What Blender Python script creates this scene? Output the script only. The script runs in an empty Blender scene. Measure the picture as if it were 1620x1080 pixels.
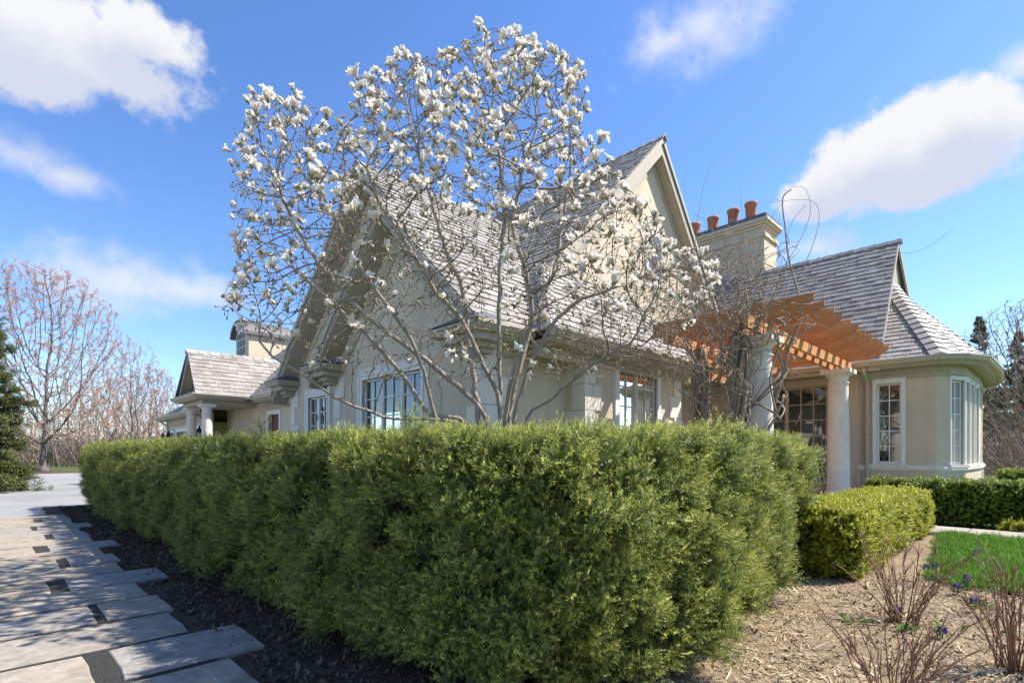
import bpy, math, random
import numpy as np
from mathutils import Vector, Matrix, Euler, noise as mnoise

R = math.radians
random.seed(7); np.random.seed(7)
SC = bpy.context.scene
COL = SC.collection

# ---------------------------------------------------------------- camera
F_PX, HOR = 830.0, 718.0          # focal length and horizon measured on a 1620 x 1080 frame
EYE = 1.2
cam = bpy.data.cameras.new('camera')
cam.sensor_width = 36.0
cam.lens = 36.0 * F_PX / 1620.0
cam.shift_y = (HOR - 540.0) / 1620.0
cam.clip_start = 0.05
cam.clip_end = 3000.0
camo = bpy.data.objects.new('camera', cam); COL.objects.link(camo)
camo.location = (0, 0, EYE); camo.rotation_euler = (R(90), 0, 0)
SC.camera = camo

# the house, the hedges and the path share one pair of axes: U runs away to the left, V away to the right
TH = R(44.6)
US = math.sin(TH); UC = math.cos(TH)
UV = Vector((-US, UC, 0)); VV = Vector((UC, US, 0)); ZV = Vector((0, 0, 1))
def W(u, v, z=0.0): return Vector((-US*u + UC*v, UC*u + US*v, z))
def toUV(X, Y): return (-US*X + UC*Y, UC*X + US*Y)
def at(x, y, Y): return Vector(((x-810)/F_PX*Y, Y, EYE + (HOR-y)/F_PX*Y))

# ---------------------------------------------------------------- light
SUN_EL = R(50)
sd = (-UV*0.60 + VV*0.80).normalized()
SUN_DIR = Vector((sd.x*math.cos(SUN_EL), sd.y*math.cos(SUN_EL), math.sin(SUN_EL)))
sun = bpy.data.lights.new('sun', 'SUN'); sun.energy = 4.1; sun.angle = R(0.53); sun.color = (1.0, 0.945, 0.86)
suno = bpy.data.objects.new('sun', sun); COL.objects.link(suno)
suno.rotation_euler = (-SUN_DIR).to_track_quat('-Z', 'Y').to_euler()
suno.location = (20, 0, 30)

SC.view_settings.view_transform = 'Standard'
SC.view_settings.look = 'None'
SC.view_settings.gamma = 1.0
SC.view_settings.exposure = 1.28
SC.view_settings.use_curve_mapping = False
SC.cycles.max_bounces = 6; SC.cycles.diffuse_bounces = 3; SC.cycles.glossy_bounces = 3
SC.cycles.transparent_max_bounces = 10
SC.cycles.caustics_reflective = False; SC.cycles.caustics_refractive = False
SC.cycles.use_denoising = True
SC.cycles.sample_clamp_indirect = 6.0

class NT:
    """tiny node-tree helper"""
    def __init__(s, tree): s.t = tree; s.n = tree.nodes; s.l = tree.links
    def node(s, typ, **kw):
        nd = s.n.new(typ)
        for k, v in kw.items():
            if k.startswith('_'): setattr(nd, k[1:], v)
            else:
                key = k.replace('__', ' ')
                key = int(key[1:]) if key[0] == 'i' and key[1:].isdigit() else key
                s.put(nd.inputs[key], v)
        return nd
    def put(s, sock, v):
        if hasattr(v, 'is_output') or isinstance(v, bpy.types.NodeSocket): s.l.new(v, sock)
        else: sock.default_value = v
    def math(s, op, a, b=None, c=None, clamp=False):
        nd = s.n.new('ShaderNodeMath'); nd.operation = op; nd.use_clamp = clamp
        for i, x in enumerate((a, b, c)):
            if x is not None: s.put(nd.inputs[i], x)
        return nd.outputs[0]
    def vmath(s, op, a, b=None, out=0):
        nd = s.n.new('ShaderNodeVectorMath'); nd.operation = op
        s.put(nd.inputs[0], a)
        if b is not None: s.put(nd.inputs[1], b)
        return nd.outputs[out]
    def mix(s, f, a, b, blend='MIX'):
        nd = s.n.new('ShaderNodeMix'); nd.data_type = 'RGBA'; nd.blend_type = blend
        s.put(nd.inputs[0], f); s.put(nd.inputs[6], a); s.put(nd.inputs[7], b)
        return nd.outputs[2]
    def ramp(s, f, stops):
        nd = s.n.new('ShaderNodeValToRGB'); cr = nd.color_ramp
        while len(cr.elements) < len(stops): cr.elements.new(0.5)
        for e, (p, c) in zip(cr.elements, stops):
            e.position = p; e.color = c if len(c) == 4 else (*c, 1)
        s.put(nd.inputs[0], f)
        return nd.outputs[0]
    def maprange(s, v, a, b, c, d, smooth=False):
        nd = s.n.new('ShaderNodeMapRange'); nd.clamp = True
        if smooth: nd.interpolation_type = 'SMOOTHSTEP'
        for i, x in enumerate((v, a, b, c, d)): s.put(nd.inputs[i], x)
        return nd.outputs[0]
    def noise(s, vec, scale, detail=3, rough=0.55, out=0, dist=0.0):
        nd = s.n.new('ShaderNodeTexNoise')
        if vec is not None: s.put(nd.inputs['Vector'], vec)
        nd.inputs['Scale'].default_value = scale; nd.inputs['Detail'].default_value = detail
        nd.inputs['Roughness'].default_value = rough; nd.inputs['Distortion'].default_value = dist
        return nd.outputs[out]

# ---------------------------------------------------------------- sky
world = bpy.data.worlds.new('World'); SC.world = world; world.use_nodes = True
wt = NT(world.node_tree); wt.n.clear()
sky = wt.n.new('ShaderNodeTexSky'); sky.sky_type = 'NISHITA'; sky.sun_disc = False
sky.sun_elevation = SUN_EL
sky.sun_rotation = math.atan2(SUN_DIR.x, SUN_DIR.y)
sky.altitude = 0; sky.air_density = 1.0; sky.dust_density = 0.25; sky.ozone_density = 1.1
hs = wt.node('ShaderNodeHueSaturation', Hue=0.503, Saturation=1.16, Value=1.0, Color=sky.outputs[0])
tc = wt.n.new('ShaderNodeTexCoord').outputs['Generated']
n_big = wt.noise(tc, 6.5, 6, 0.58)
n_fine = wt.noise(tc, 21, 6, 0.62)
nz = wt.math('ADD', wt.math('MULTIPLY', wt.math('SUBTRACT', n_big, 0.5), 2.0), wt.math('MULTIPLY', wt.math('SUBTRACT', n_fine, 0.5), 1.25))
def skydir(x, y):
    return Vector(((x-810)/F_PX, 1.0, (HOR-y)/F_PX)).normalized()
# every cloud lobe: direction of its middle, half width, half height (radians)
SOLID = [(skydir(105, 62), .20, .10), (skydir(225, 58), .11, .06), (skydir(25, 100), .15, .06),
         (skydir(1400, 250), .15, .085), (skydir(1515, 205), .085, .07), (skydir(1320, 302), .11, .045), (skydir(1470, 280), .11, .05)]
WISPY = [(skydir(30, 243), .10, .05), (skydir(105, 280), .09, .035), (skydir(195, 445), .19, .085), (skydir(300, 460), .15, .05),
         (skydir(1120, 35), .18, .09), (skydir(1060, 65), .10, .05), (skydir(1290, 392), .09, .04), (skydir(1625, 95), .05, .035)]
rs = random.Random(11)
for k in range(20):                                   # unseen clouds of the same kind round the horizon, more added to lighten shade
    az = 1.2+k*(2*math.pi-2.4)/19+rs.uniform(-.1, .1); el = rs.uniform(0.15, 0.95)
    dd = Vector((math.sin(az)*math.cos(el), math.cos(az)*math.cos(el), math.sin(el)))
    if dd.dot(SUN_DIR) > 0.9: continue
    (SOLID if k % 3 == 0 else WISPY).append((dd, rs.uniform(.14, .24), rs.uniform(.07, .11)))
def lobes(lst, low=0.0):
    f = None
    for d, aw_, bh in lst:
        r_ = d.cross(ZV).normalized(); u_ = r_.cross(d).normalized(); c_ = d-u_*bh*low
        mp = wt.n.new('ShaderNodeMapping'); mp.vector_type = 'TEXTURE'; wt.l.new(tc, mp.inputs[0])
        mp.inputs['Location'].default_value = c_
        mp.inputs['Rotation'].default_value = Matrix((r_, d, u_)).transposed().to_euler('XYZ')
        mp.inputs['Scale'].default_value = (aw_, .8, bh)
        ln_ = wt.vmath('LENGTH', mp.outputs[0], None, 1)
        f = ln_ if f is None else wt.math('MINIMUM', f, ln_)
    return wt.math('SUBTRACT', 1.0, f)
fs_ = lobes(SOLID); fw_ = lobes(WISPY); fl_ = lobes(SOLID[:7], .75)
d_s = wt.math('MULTIPLY', wt.maprange(wt.math('ADD', wt.math('MULTIPLY', nz, .62), fs_), 0.14, 0.46, 0, 1, True), wt.maprange(fs_, -.45, .0, 0, 1, True))
d_w = wt.math('MULTIPLY', wt.maprange(wt.math('ADD', wt.math('MULTIPLY', nz, .7), fw_), 0.18, 1.05, 0, .75, True), wt.maprange(fw_, -.4, .15, 0, 1, True))
dens = wt.math('MAXIMUM', d_s, d_w)
shade = wt.maprange(wt.math('ADD', fl_, wt.math('MULTIPLY', nz, .35)), .0, .6, 0, 1, True)
ccol = wt.mix(wt.math('MULTIPLY', shade, 0.8), (3.0, 3.02, 3.1, 1), (1.95, 2.15, 2.75, 1))
skycol = wt.mix(dens, wt.mix(1.0, hs.outputs[0], (.62, .69, .82, 1), 'MULTIPLY'), ccol)
bg = wt.node('ShaderNodeBackground', Color=skycol, Strength=0.128)
wo = wt.n.new('ShaderNodeOutputWorld'); wt.l.new(bg.outputs[0], wo.inputs[0])

# ---------------------------------------------------------------- materials
MATS = {}
def new_mat(name):
    m = bpy.data.materials.new(name); m.use_nodes = True
    t = NT(m.node_tree); t.n.clear()
    out = t.n.new('ShaderNodeOutputMaterial'); bs = t.n.new('ShaderNodeBsdfPrincipled')
    t.l.new(bs.outputs[0], out.inputs[0])
    MATS[name] = m
    return m, t, bs, out
def bump(t, bs, h, strength, dist=0.01):
    b = t.node('ShaderNodeBump', Strength=strength, Distance=dist, Height=h)
    t.l.new(b.outputs[0], bs.inputs['Normal'])
def rnd_of(t):
    """a number per piece, whether it is its own object or one island of a joined mesh"""
    g = t.n.new('ShaderNodeNewGeometry').outputs['Random Per Island']
    o = t.n.new('ShaderNodeObjectInfo').outputs['Random']
    return t.math('FRACT', t.math('ADD', g, o))
def coat(name, c1, c2, scale, rough=.8, bump_s=.2, bump_scale=60, bump_d=.004, c3=None, s3=1.2, spec=.3, metal=0.0, det=5):
    m, t, bs, out = new_mat(name)
    pos = t.n.new('ShaderNodeNewGeometry').outputs['Position']
    n1 = t.noise(pos, scale, det, .6)
    col = t.mix(t.maprange(n1, .3, .7, 0, 1), (*c1, 1), (*c2, 1))
    if c3:
        n3 = t.noise(pos, s3, 4, .6)
        col = t.mix(t.maprange(n3, .5, .78, 0, .8), col, (*c3, 1))
    t.put(bs.inputs['Base Color'], col)
    bs.inputs['Roughness'].default_value = rough
    bs.inputs['Specular IOR Level'].default_value = spec
    bs.inputs['Metallic'].default_value = metal
    if bump_s: bump(t, bs, t.noise(pos, bump_scale, 4, .6), bump_s, bump_d)
    return m
def pieces(name, cols, rough=.8, var=.25, grain=(40, 40, 4), bump_s=.25, spec=.3, stain=None):
    """colour by piece out of a ramp, plus grain"""
    m, t, bs, out = new_mat(name)
    rnd = rnd_of(t)
    n = len(cols)
    base = t.ramp(rnd, [(i/(n-1), c) for i, c in enumerate(cols)])
    tcn = t.n.new('ShaderNodeNewGeometry').outputs['Position']
    gv = t.node('ShaderNodeMapping', Vector=tcn); gv.inputs['Scale'].default_value = grain
    g = t.noise(gv.outputs[0], 1.0, 5, .65)
    val = t.maprange(g, .25, .75, 1-var, 1+var)
    col = t.vmath('MULTIPLY', base, t.node('ShaderNodeCombineXYZ', X=val, Y=val, Z=val).outputs[0])
    if stain:
        ns = t.noise(tcn, stain[1], 4, .6)
        col = t.mix(t.maprange(ns, .52, .75, 0, stain[2]), col, (*stain[0], 1))
    t.put(bs.inputs['Base Color'], col)
    bs.inputs['Roughness'].default_value = rough
    bs.inputs['Specular IOR Level'].default_value = spec
    if bump_s: bump(t, bs, g, bump_s, .006)
    return m
def leafy(name, cols, tip=None, rough=.5, trans=.3, spec=.35, patch=None):
    m, t, bs, out = new_mat(name)
    o = t.n.new('ShaderNodeObjectInfo').outputs['Random']
    isl = t.n.new('ShaderNodeNewGeometry').outputs['Random Per Island']
    r1 = t.math('ADD', t.math('MULTIPLY', o, .75), t.math('MULTIPLY', isl, .25))
    n = len(cols)
    col = t.ramp(r1, [(i/(n-1), c) for i, c in enumerate(cols)])
    if patch:                                   # whole plants and sprays differ in hue
        pn = t.noise(t.n.new('ShaderNodeObjectInfo').outputs['Location'], 3.4, 3, .6)
        col = t.mix(t.maprange(pn, .48, .68, 0, .75), col, (*patch, 1))
    if tip:
        at_ = t.node('ShaderNodeAttribute', _attribute_name='tip')
        col = t.mix(t.math('MULTIPLY', at_.outputs['Fac'], t.maprange(o, 0, 1, .35, 1)), col, (*tip, 1))
    t.put(bs.inputs['Base Color'], col)
    bs.inputs['Roughness'].default_value = rough
    bs.inputs['Specular IOR Level'].default_value = spec
    tr = t.node('ShaderNodeBsdfTranslucent', Color=col)
    mx = t.node('ShaderNodeMixShader', i0=trans)
    t.l.new(bs.outputs[0], mx.inputs[1]); t.l.new(tr.outputs[0], mx.inputs[2])
    t.l.new(mx.outputs[0], out.inputs[0])
    return m

m, t, bs, out = new_mat('stucco')                      # trowelled render with rain streaks and a dirtier foot
pos = t.n.new('ShaderNodeNewGeometry').outputs['Position']
sm_ = t.node('ShaderNodeMapping', Vector=pos); sm_.inputs['Scale'].default_value = (5, 5, .35)
c_ = t.mix(t.maprange(t.noise(pos, 3.0, 5, .6), .3, .7, 0, 1), (.60, .49, .36, 1), (.67, .555, .415, 1))
c_ = t.mix(t.maprange(t.noise(sm_.outputs[0], 1.0, 5, .65), .52, .78, 0, .5), c_, (.43, .37, .29, 1))
c_ = t.mix(t.maprange(t.noise(pos, .8, 4, .6), .5, .78, 0, .6), c_, (.50, .43, .335, 1))
t.put(bs.inputs['Base Color'], c_); bs.inputs['Roughness'].default_value = .92; bs.inputs['Specular IOR Level'].default_value = .25
bump(t, bs, t.noise(pos, 48, 5, .65), .7, .008)
coat('limestone', (.70, .635, .54), (.78, .72, .63), 5.0, .85, .12, 80, .003, c3=(.60, .54, .455), s3=1.6)
coat('trim', (.42, .365, .285), (.46, .40, .315), 4.0, .6, .04, 40, .002)
coat('gutter_paint', (.46, .405, .32), (.49, .43, .34), 2.0, .42, 0)
coat('window_paint', (.76, .73, .67), (.80, .77, .71), 5.0, .5, 0)
coat('lead', (.10, .10, .105), (.15, .145, .14), 6.0, .5, .1, 20, .003)
coat('door_paint', (.10, .022, .018), (.13, .03, .022), 4.0, .4, 0)
coat('garage_paint', (.33, .28, .21), (.36, .31, .235), 3.0, .6, .03, 30, .002)
coat('terracotta', (.42, .15, .08), (.52, .20, .11), 9.0, .9, .25, 60, .004, c3=(.20, .09, .06), s3=4)
coat('roof_deck', (.09, .08, .07), (.13, .11, .1), 6.0, .9, 0)
coat('black_metal', (.012, .012, .013), (.02, .02, .02), 6.0, .45, 0)
coat('interior', (.42, .38, .31), (.46, .41, .34), 1.0, .9, 0)
coat('lamp_linen', (.75, .72, .64), (.8, .77, .69), 8.0, .9, 0)
coat('lamp_china', (.05, .06, .10), (.07, .08, .13), 8.0, .3, 0)
coat('curtain_cloth', (.16, .16, .15), (.22, .22, .2), 6.0, .95, 0)
pieces('shingle', [(.20, .175, .145), (.28, .255, .225), (.32, .295, .265), (.22, .19, .155), (.34, .32, .29), (.235, .205, .175)], .55, .30, (30, 30, 6), .5, .5, stain=((.20, .175, .15), 1.1, .4))
pieces('cedar', [(.50, .22, .08), (.58, .275, .11), (.45, .19, .07), (.54, .25, .095)], .7, .3, (7, 7, 45), .3, .25, stain=((.30, .21, .14), 2.2, .5))
pieces('flagstone', [(.26, .25, .225), (.32, .27, .205), (.22, .228, .225), (.33, .265, .185), (.265, .255, .235), (.29, .24, .18)], .8, .34, (14, 14, 14), .16, .3, stain=((.135, .13, .115), 3.1, .75))
pieces('chip', [(.055, .038, .025), (.095, .064, .040), (.14, .096, .062), (.08, .053, .034), (.20, .15, .10)], .9, .3, (60, 60, 60), .2, .2)
pieces('straw', [(.32, .235, .14), (.45, .35, .22), (.58, .48, .33), (.37, .28, .17), (.22, .155, .095)], .9, .3, (60, 60, 60), .2, .2)
coat('soil', (.055, .036, .024), (.10, .066, .042), 9.0, .95, .9, 38, .03, c3=(.13, .09, .06), s3=3)
coat('dry_mulch', (.21, .15, .088), (.35, .26, .16), 22.0, .95, 1.0, 45, .03, c3=(.11, .078, .05), s3=1.5)
coat('joint_grit', (.018, .017, .016), (.06, .057, .052), 60.0, .95, .9, 120, .012)
coat('gravel', (.22, .22, .217), (.33, .325, .315), 45.0, .95, .8, 90, .012, c3=(.15, .153, .157), s3=.42)
coat('grass_ground', (.055, .10, .018), (.09, .14, .028), 8.0, .95, .6, 60, .02, c3=(.14, .14, .05), s3=.25)
coat('paving', (.29, .265, .225), (.36, .33, .285), 4.0, .85, .2, 50, .004, c3=(.24, .22, .19), s3=1.5)
coat('magnolia_bark', (.27, .225, .17), (.38, .325, .255), 14.0, .85, .5, 55, .006, c3=(.19, .165, .125), s3=7)
coat('twig_bark', (.17, .13, .095), (.25, .20, .15), 20.0, .85, .3, 80, .003)
coat('vine_bark', (.23, .185, .14), (.36, .30, .235), 16.0, .88, .7, 60, .008, c3=(.13, .10, .075), s3=9)
coat('grey_bark', (.10, .088, .075), (.17, .15, .13), 7.0, .9, .7, 22, .02)
coat('wood_bark', (.23, .165, .13), (.32, .24, .19), 3.0, .95, 0)
coat('shrub_stem', (.19, .10, .062), (.31, .18, .115), 18.0, .8, .2, 80, .003)
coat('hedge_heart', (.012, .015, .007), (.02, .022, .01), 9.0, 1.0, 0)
leafy('yew', [(.048, .10, .028), (.105, .175, .042), (.07, .13, .034), (.23, .29, .062), (.085, .145, .038)], tip=(.74, .70, .13), rough=.5, trans=.38, spec=.28, patch=(.20, .245, .048))
leafy('box', [(.05, .11, .016), (.09, .16, .02), (.07, .13, .018)], tip=(.30, .34, .03), rough=.42, trans=.3)
leafy('golden_box', [(.16, .22, .02), (.27, .30, .024), (.20, .25, .02)], tip=(.52, .49, .035), rough=.42, trans=.35)
leafy('spruce', [(.018, .045, .014), (.035, .07, .02), (.026, .055, .016)], tip=(.07, .11, .03), rough=.55, trans=.15)
leafy('cedar_leaf', [(.045, .075, .016), (.075, .10, .022), (.10, .12, .03)], tip=(.16, .17, .05), rough=.55, trans=.2)
leafy('lawn', [(.07, .19, .02), (.12, .26, .028), (.09, .22, .022)], tip=(.22, .38, .06), rough=.5, trans=.35)
leafy('shoot_leaf', [(.09, .22, .03), (.15, .30, .05)], rough=.45, trans=.3)
leafy('red_bud', [(.44, .21, .17), (.52, .30, .24), (.50, .32, .23), (.40, .20, .16)], rough=.8, trans=.35)
leafy('tan_bud', [(.26, .18, .12), (.34, .24, .15)], rough=.8, trans=.3)
leafy('tepal', [(.80, .66, .56), (.86, .78, .68), (.82, .69, .60)], tip=(.90, .87, .79), rough=.5, trans=.38, spec=.3)
coat('bud_fuzz', (.20, .175, .11), (.33, .29, .20), 60.0, .95, .3, 200, .002)
leafy('hyacinth', [(.08, .065, .22), (.14, .115, .33), (.10, .08, .27)], rough=.6, trans=.3)

m, t, bs, out = new_mat('glass')
t.n.remove(bs)
gl = t.node('ShaderNodeBsdfGlossy', Color=(.95, .97, 1, 1), Roughness=.015)
tr = t.node('ShaderNodeBsdfTransparent', Color=(.80, .83, .82, 1))
fr = t.node('ShaderNodeFresnel', IOR=1.75)
mx = t.node('ShaderNodeMixShader', i0=t.math('MINIMUM', t.math('MULTIPLY', fr.outputs[0], 1.6), 1.0))
pos = t.n.new('ShaderNodeNewGeometry').outputs['Position']
bb = t.node('ShaderNodeBump', Strength=.04, Distance=.02, Height=t.noise(pos, 2.2, 2, .5))
t.l.new(bb.outputs[0], gl.inputs['Normal'])
t.l.new(tr.outputs[0], mx.inputs[1]); t.l.new(gl.outputs[0], mx.inputs[2]); t.l.new(mx.outputs[0], out.inputs[0])

# ---------------------------------------------------------------- mesh helpers
WL = {}                                      # world position of every object's origin
def world_of(o): return WL.get(o.name, Vector((0, 0, 0))) if o is not None else Vector((0, 0, 0))
def tag(o, label=None, cat=None, group=None, kind=None):
    if label: o['label'] = label
    if cat: o['category'] = cat
    if group: o['group'] = group
    if kind: o['kind'] = kind
    return o
def empty(name, loc, label=None, cat=None, group=None, parent=None):
    o = bpy.data.objects.new(name, None); COL.objects.link(o)
    o.empty_display_size = .2
    loc = Vector(loc)
    o.location = loc - world_of(parent); o.parent = parent
    WL[o.name] = loc
    return tag(o, label, cat, group)

class MB:
    def __init__(s): s.v = []; s.f = []; s.mi = []; s.smooth = []; s.tip = None
    def add(s, verts, faces, mi=0, smooth=False):
        b = len(s.v); s.v.extend(verts)
        for f in faces: s.f.append(tuple(i+b for i in f)); s.mi.append(mi); s.smooth.append(smooth)
    def hexa(s, p, mi=0):
        """8 points: 0-3 one face in order, 4-7 the opposite face"""
        s.add(p, [(3, 2, 1, 0), (4, 5, 6, 7), (0, 1, 5, 4), (1, 2, 6, 5), (2, 3, 7, 6), (3, 0, 4, 7)], mi)
    def box(s, u0, u1, v0, v1, z0, z1, mi=0):
        s.hexa([W(u0, v0, z0), W(u1, v0, z0), W(u1, v1, z0), W(u0, v1, z0), W(u0, v0, z1), W(u1, v0, z1), W(u1, v1, z1), W(u0, v1, z1)], mi)
    def pbox(s, P, a0, a1, z0, z1, d0, d1, mi=0):
        s.hexa([P(a0, z0, d0), P(a1, z0, d0), P(a1, z1, d0), P(a0, z1, d0), P(a0, z0, d1), P(a1, z0, d1), P(a1, z1, d1), P(a0, z1, d1)], mi)
    def prism(s, P, pts, d0, d1, mi=0):
        n = len(pts)
        s.add([P(a, z, d0) for a, z in pts] + [P(a, z, d1) for a, z in pts],
              [tuple(range(n)), tuple(range(2*n-1, n-1, -1))] + [(i, (i+1) % n, n+(i+1) % n, n+i) for i in range(n)], mi)
    def poly_slab(s, pts, thick, mi=0):
        """3D polygon thickened along its normal (downwards)"""
        n = len(pts); nr = (pts[1]-pts[0]).cross(pts[2]-pts[0]).normalized()
        if nr.z < 0: nr = -nr
        s.add(list(pts) + [p - nr*thick for p in pts], [tuple(range(n)), tuple(range(2*n-1, n-1, -1))] + [(i, (i+1) % n, n+(i+1) % n, n+i) for i in range(n)], mi)
    def tube(s, pts, rad, n=6, mi=0, caps=True, smooth=True):
        pts = [Vector(p) for p in pts]; m = len(pts)
        if m < 2: return
        b = len(s.v); ref = None
        for i in range(m):
            t = (pts[min(i+1, m-1)] - pts[max(i-1, 0)])
            if t.length < 1e-9: t = Vector((0, 0, 1))
            t.normalize()
            if ref is None: ref = t.orthogonal().normalized()
            ref = (ref - t*ref.dot(t))
            ref = ref.normalized() if ref.length > 1e-6 else t.orthogonal().normalized()
            bi = t.cross(ref); r = rad[i] if hasattr(rad, '__len__') else rad
            for k in range(n):
                a = 2*math.pi*k/n
                s.v.append(pts[i] + (ref*math.cos(a) + bi*math.sin(a))*r)
        for i in range(m-1):
            for k in range(n):
                s.f.append((b+i*n+k, b+i*n+(k+1) % n, b+(i+1)*n+(k+1) % n, b+(i+1)*n+k)); s.mi.append(mi); s.smooth.append(smooth)
        if caps:
            s.f.append(tuple(b+k for k in range(n-1, -1, -1))); s.mi.append(mi); s.smooth.append(False)
            s.f.append(tuple(b+(m-1)*n+k for k in range(n))); s.mi.append(mi); s.smooth.append(False)
    def lathe(s, c, prof, n=24, mi=0, smooth=True, M=None):
        c = Vector(c); b = len(s.v)
        for r, z in prof:
            for k in range(n):
                a = 2*math.pi*k/n; p = Vector((r*math.cos(a), r*math.sin(a), z))
                s.v.append((M @ p if M else p) + c)
        for i in range(len(prof)-1):
            for k in range(n):
                s.f.append((b+i*n+k, b+i*n+(k+1) % n, b+(i+1)*n+(k+1) % n, b+(i+1)*n+k)); s.mi.append(mi); s.smooth.append(smooth)
        s.f.append(tuple(b+k for k in range(n-1, -1, -1))); s.mi.append(mi); s.smooth.append(False)
        e = b+(len(prof)-1)*n
        s.f.append(tuple(e+k for k in range(n))); s.mi.append(mi); s.smooth.append(False)
    def sweep(s, path, prof, closed=False, mi=0):
        """profile (d outward, z) carried along a plan polyline of (u, v); path runs left to right, outward is towards the viewer"""
        n = len(path); rings = []
        def nrm(a, b):
            du, dv = b[0]-a[0], b[1]-a[1]; L = math.hypot(du, dv) or 1
            return (-dv/L, du/L)
        for i in range(n):
            if i == 0: N = nrm(path[0], path[1])
            elif i == n-1: N = nrm(path[-2], path[-1])
            else:
                n1 = nrm(path[i-1], path[i]); n2 = nrm(path[i], path[i+1])
                q = (n1[0]+n2[0], n1[1]+n2[1]); L2 = q[0]**2+q[1]**2
                N = (2*q[0]/L2, 2*q[1]/L2) if L2 > 1e-6 else n1
            rings.append([W(path[i][0]+N[0]*d, path[i][1]+N[1]*d, z) for d, z in prof])
        k = len(prof); vs = [p for r in rings for p in r]
        fs = [(i*k+j, i*k+(j+1) % k, (i+1)*k+(j+1) % k, (i+1)*k+j) for i in range(n-1) for j in range(k)]
        fs += [tuple(range(k-1, -1, -1)), tuple((n-1)*k+j for j in range(k))]
        s.add(vs, fs, mi)
    def mesh(s, name, mats, fix=True, center=None):
        me = bpy.data.meshes.new(name)
        vs = s.v if center is None else [Vector(p)-center for p in s.v]
        me.from_pydata([tuple(p) for p in vs], [], s.f)
        for mm in mats: me.materials.append(MATS[mm])
        if len(mats) > 1: me.polygons.foreach_set('material_index', s.mi)
        me.polygons.foreach_set('use_smooth', s.smooth)
        if s.tip is not None:
            a = me.attributes.new('tip', 'FLOAT', 'POINT'); a.data.foreach_set('value', s.tip)
        if fix and len(s.f) < 60000:
            import bmesh
            bm = bmesh.new(); bm.from_mesh(me); bmesh.ops.recalc_face_normals(bm, faces=bm.faces); bm.to_mesh(me); bm.free()
        me.update()
        return me
    def build(s, name, mats, parent=None, loc=None, fix=True):
        if isinstance(mats, str): mats = [mats]
        a = np.array([tuple(p) for p in s.v])
        c = Vector(loc) if loc is not None else Vector(((a[:, 0].min()+a[:, 0].max())/2, (a[:, 1].min()+a[:, 1].max())/2, a[:, 2].min()))
        me = s.mesh(name, mats, fix, c)
        o = bpy.data.objects.new(name, me); COL.objects.link(o)
        o.parent = parent; o.location = c - world_of(parent); WL[o.name] = c
        return o
def bevel(o, w=.01, seg=1):
    md = o.modifiers.new('bevel', 'BEVEL'); md.width = w; md.segments = seg; md.limit_method = 'ANGLE'; md.angle_limit = R(40)
    return o
def place(me, name, M, parent=None):
    """an object that shares mesh data, put at world matrix M (parent is an unrotated empty or mesh)"""
    o = bpy.data.objects.new(name, me); COL.objects.link(o)
    o.parent = parent
    T = Matrix.Translation(-world_of(parent)) @ M
    o.matrix_basis = T
    WL[o.name] = M.to_translation()
    return o
def frameV(v0): return lambda a, z, d: W(a, v0-d, z)
def frameU(u0): return lambda a, z, d: W(u0-d, a, z)
def frameF(u0, v0, phi):
    """a facet that starts at (u0, v0) and runs on turned by phi from the -U direction towards +V; a = metres along it"""
    du, dv = -math.cos(phi), math.sin(phi)
    return lambda a, z, d: W(u0+du*a - math.sin(phi)*d, v0+dv*a - math.cos(phi)*d, z)

# scatter: points carrying rotation, scale and variant, drawn by one geometry-nodes instancer (for what nobody could count)
def proto_collection(name, meshes):
    c = bpy.data.collections.new(name)
    for i, me in enumerate(meshes):
        o = bpy.data.objects.new('%s_%02d' % (name, i), me); c.objects.link(o)
    return c
NG = {}
def scatter_group(coll):
    if coll.name in NG: return NG[coll.name]
    g = bpy.data.node_groups.new('scatter_'+coll.name, 'GeometryNodeTree')
    g.interface.new_socket('Geometry', in_out='INPUT', socket_type='NodeSocketGeometry')
    g.interface.new_socket('Geometry', in_out='OUTPUT', socket_type='NodeSocketGeometry')
    N, L = g.nodes, g.links
    i = N.new('NodeGroupInput'); o = N.new('NodeGroupOutput')
    ci = N.new('GeometryNodeCollectionInfo'); ci.inputs[0].default_value = coll; ci.inputs[1].default_value = True; ci.inputs[2].default_value = True
    def attr(n, tp):
        a = N.new('GeometryNodeInputNamedAttribute'); a.data_type = tp; a.inputs[0].default_value = n; return a.outputs[0]
    ip = N.new('GeometryNodeInstanceOnPoints')
    er = N.new('FunctionNodeEulerToRotation')
    L.new(attr('rot', 'FLOAT_VECTOR'), er.inputs[0])
    L.new(i.outputs[0], ip.inputs['Points']); L.new(ci.outputs[0], ip.inputs['Instance'])
    ip.inputs['Pick Instance'].default_value = True
    L.new(attr('idx', 'INT'), ip.inputs['Instance Index'])
    L.new(er.outputs[0], ip.inputs['Rotation']); L.new(attr('scl', 'FLOAT'), ip.inputs['Scale'])
    L.new(ip.outputs[0], o.inputs[0])
    NG[coll.name] = g
    return g
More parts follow.
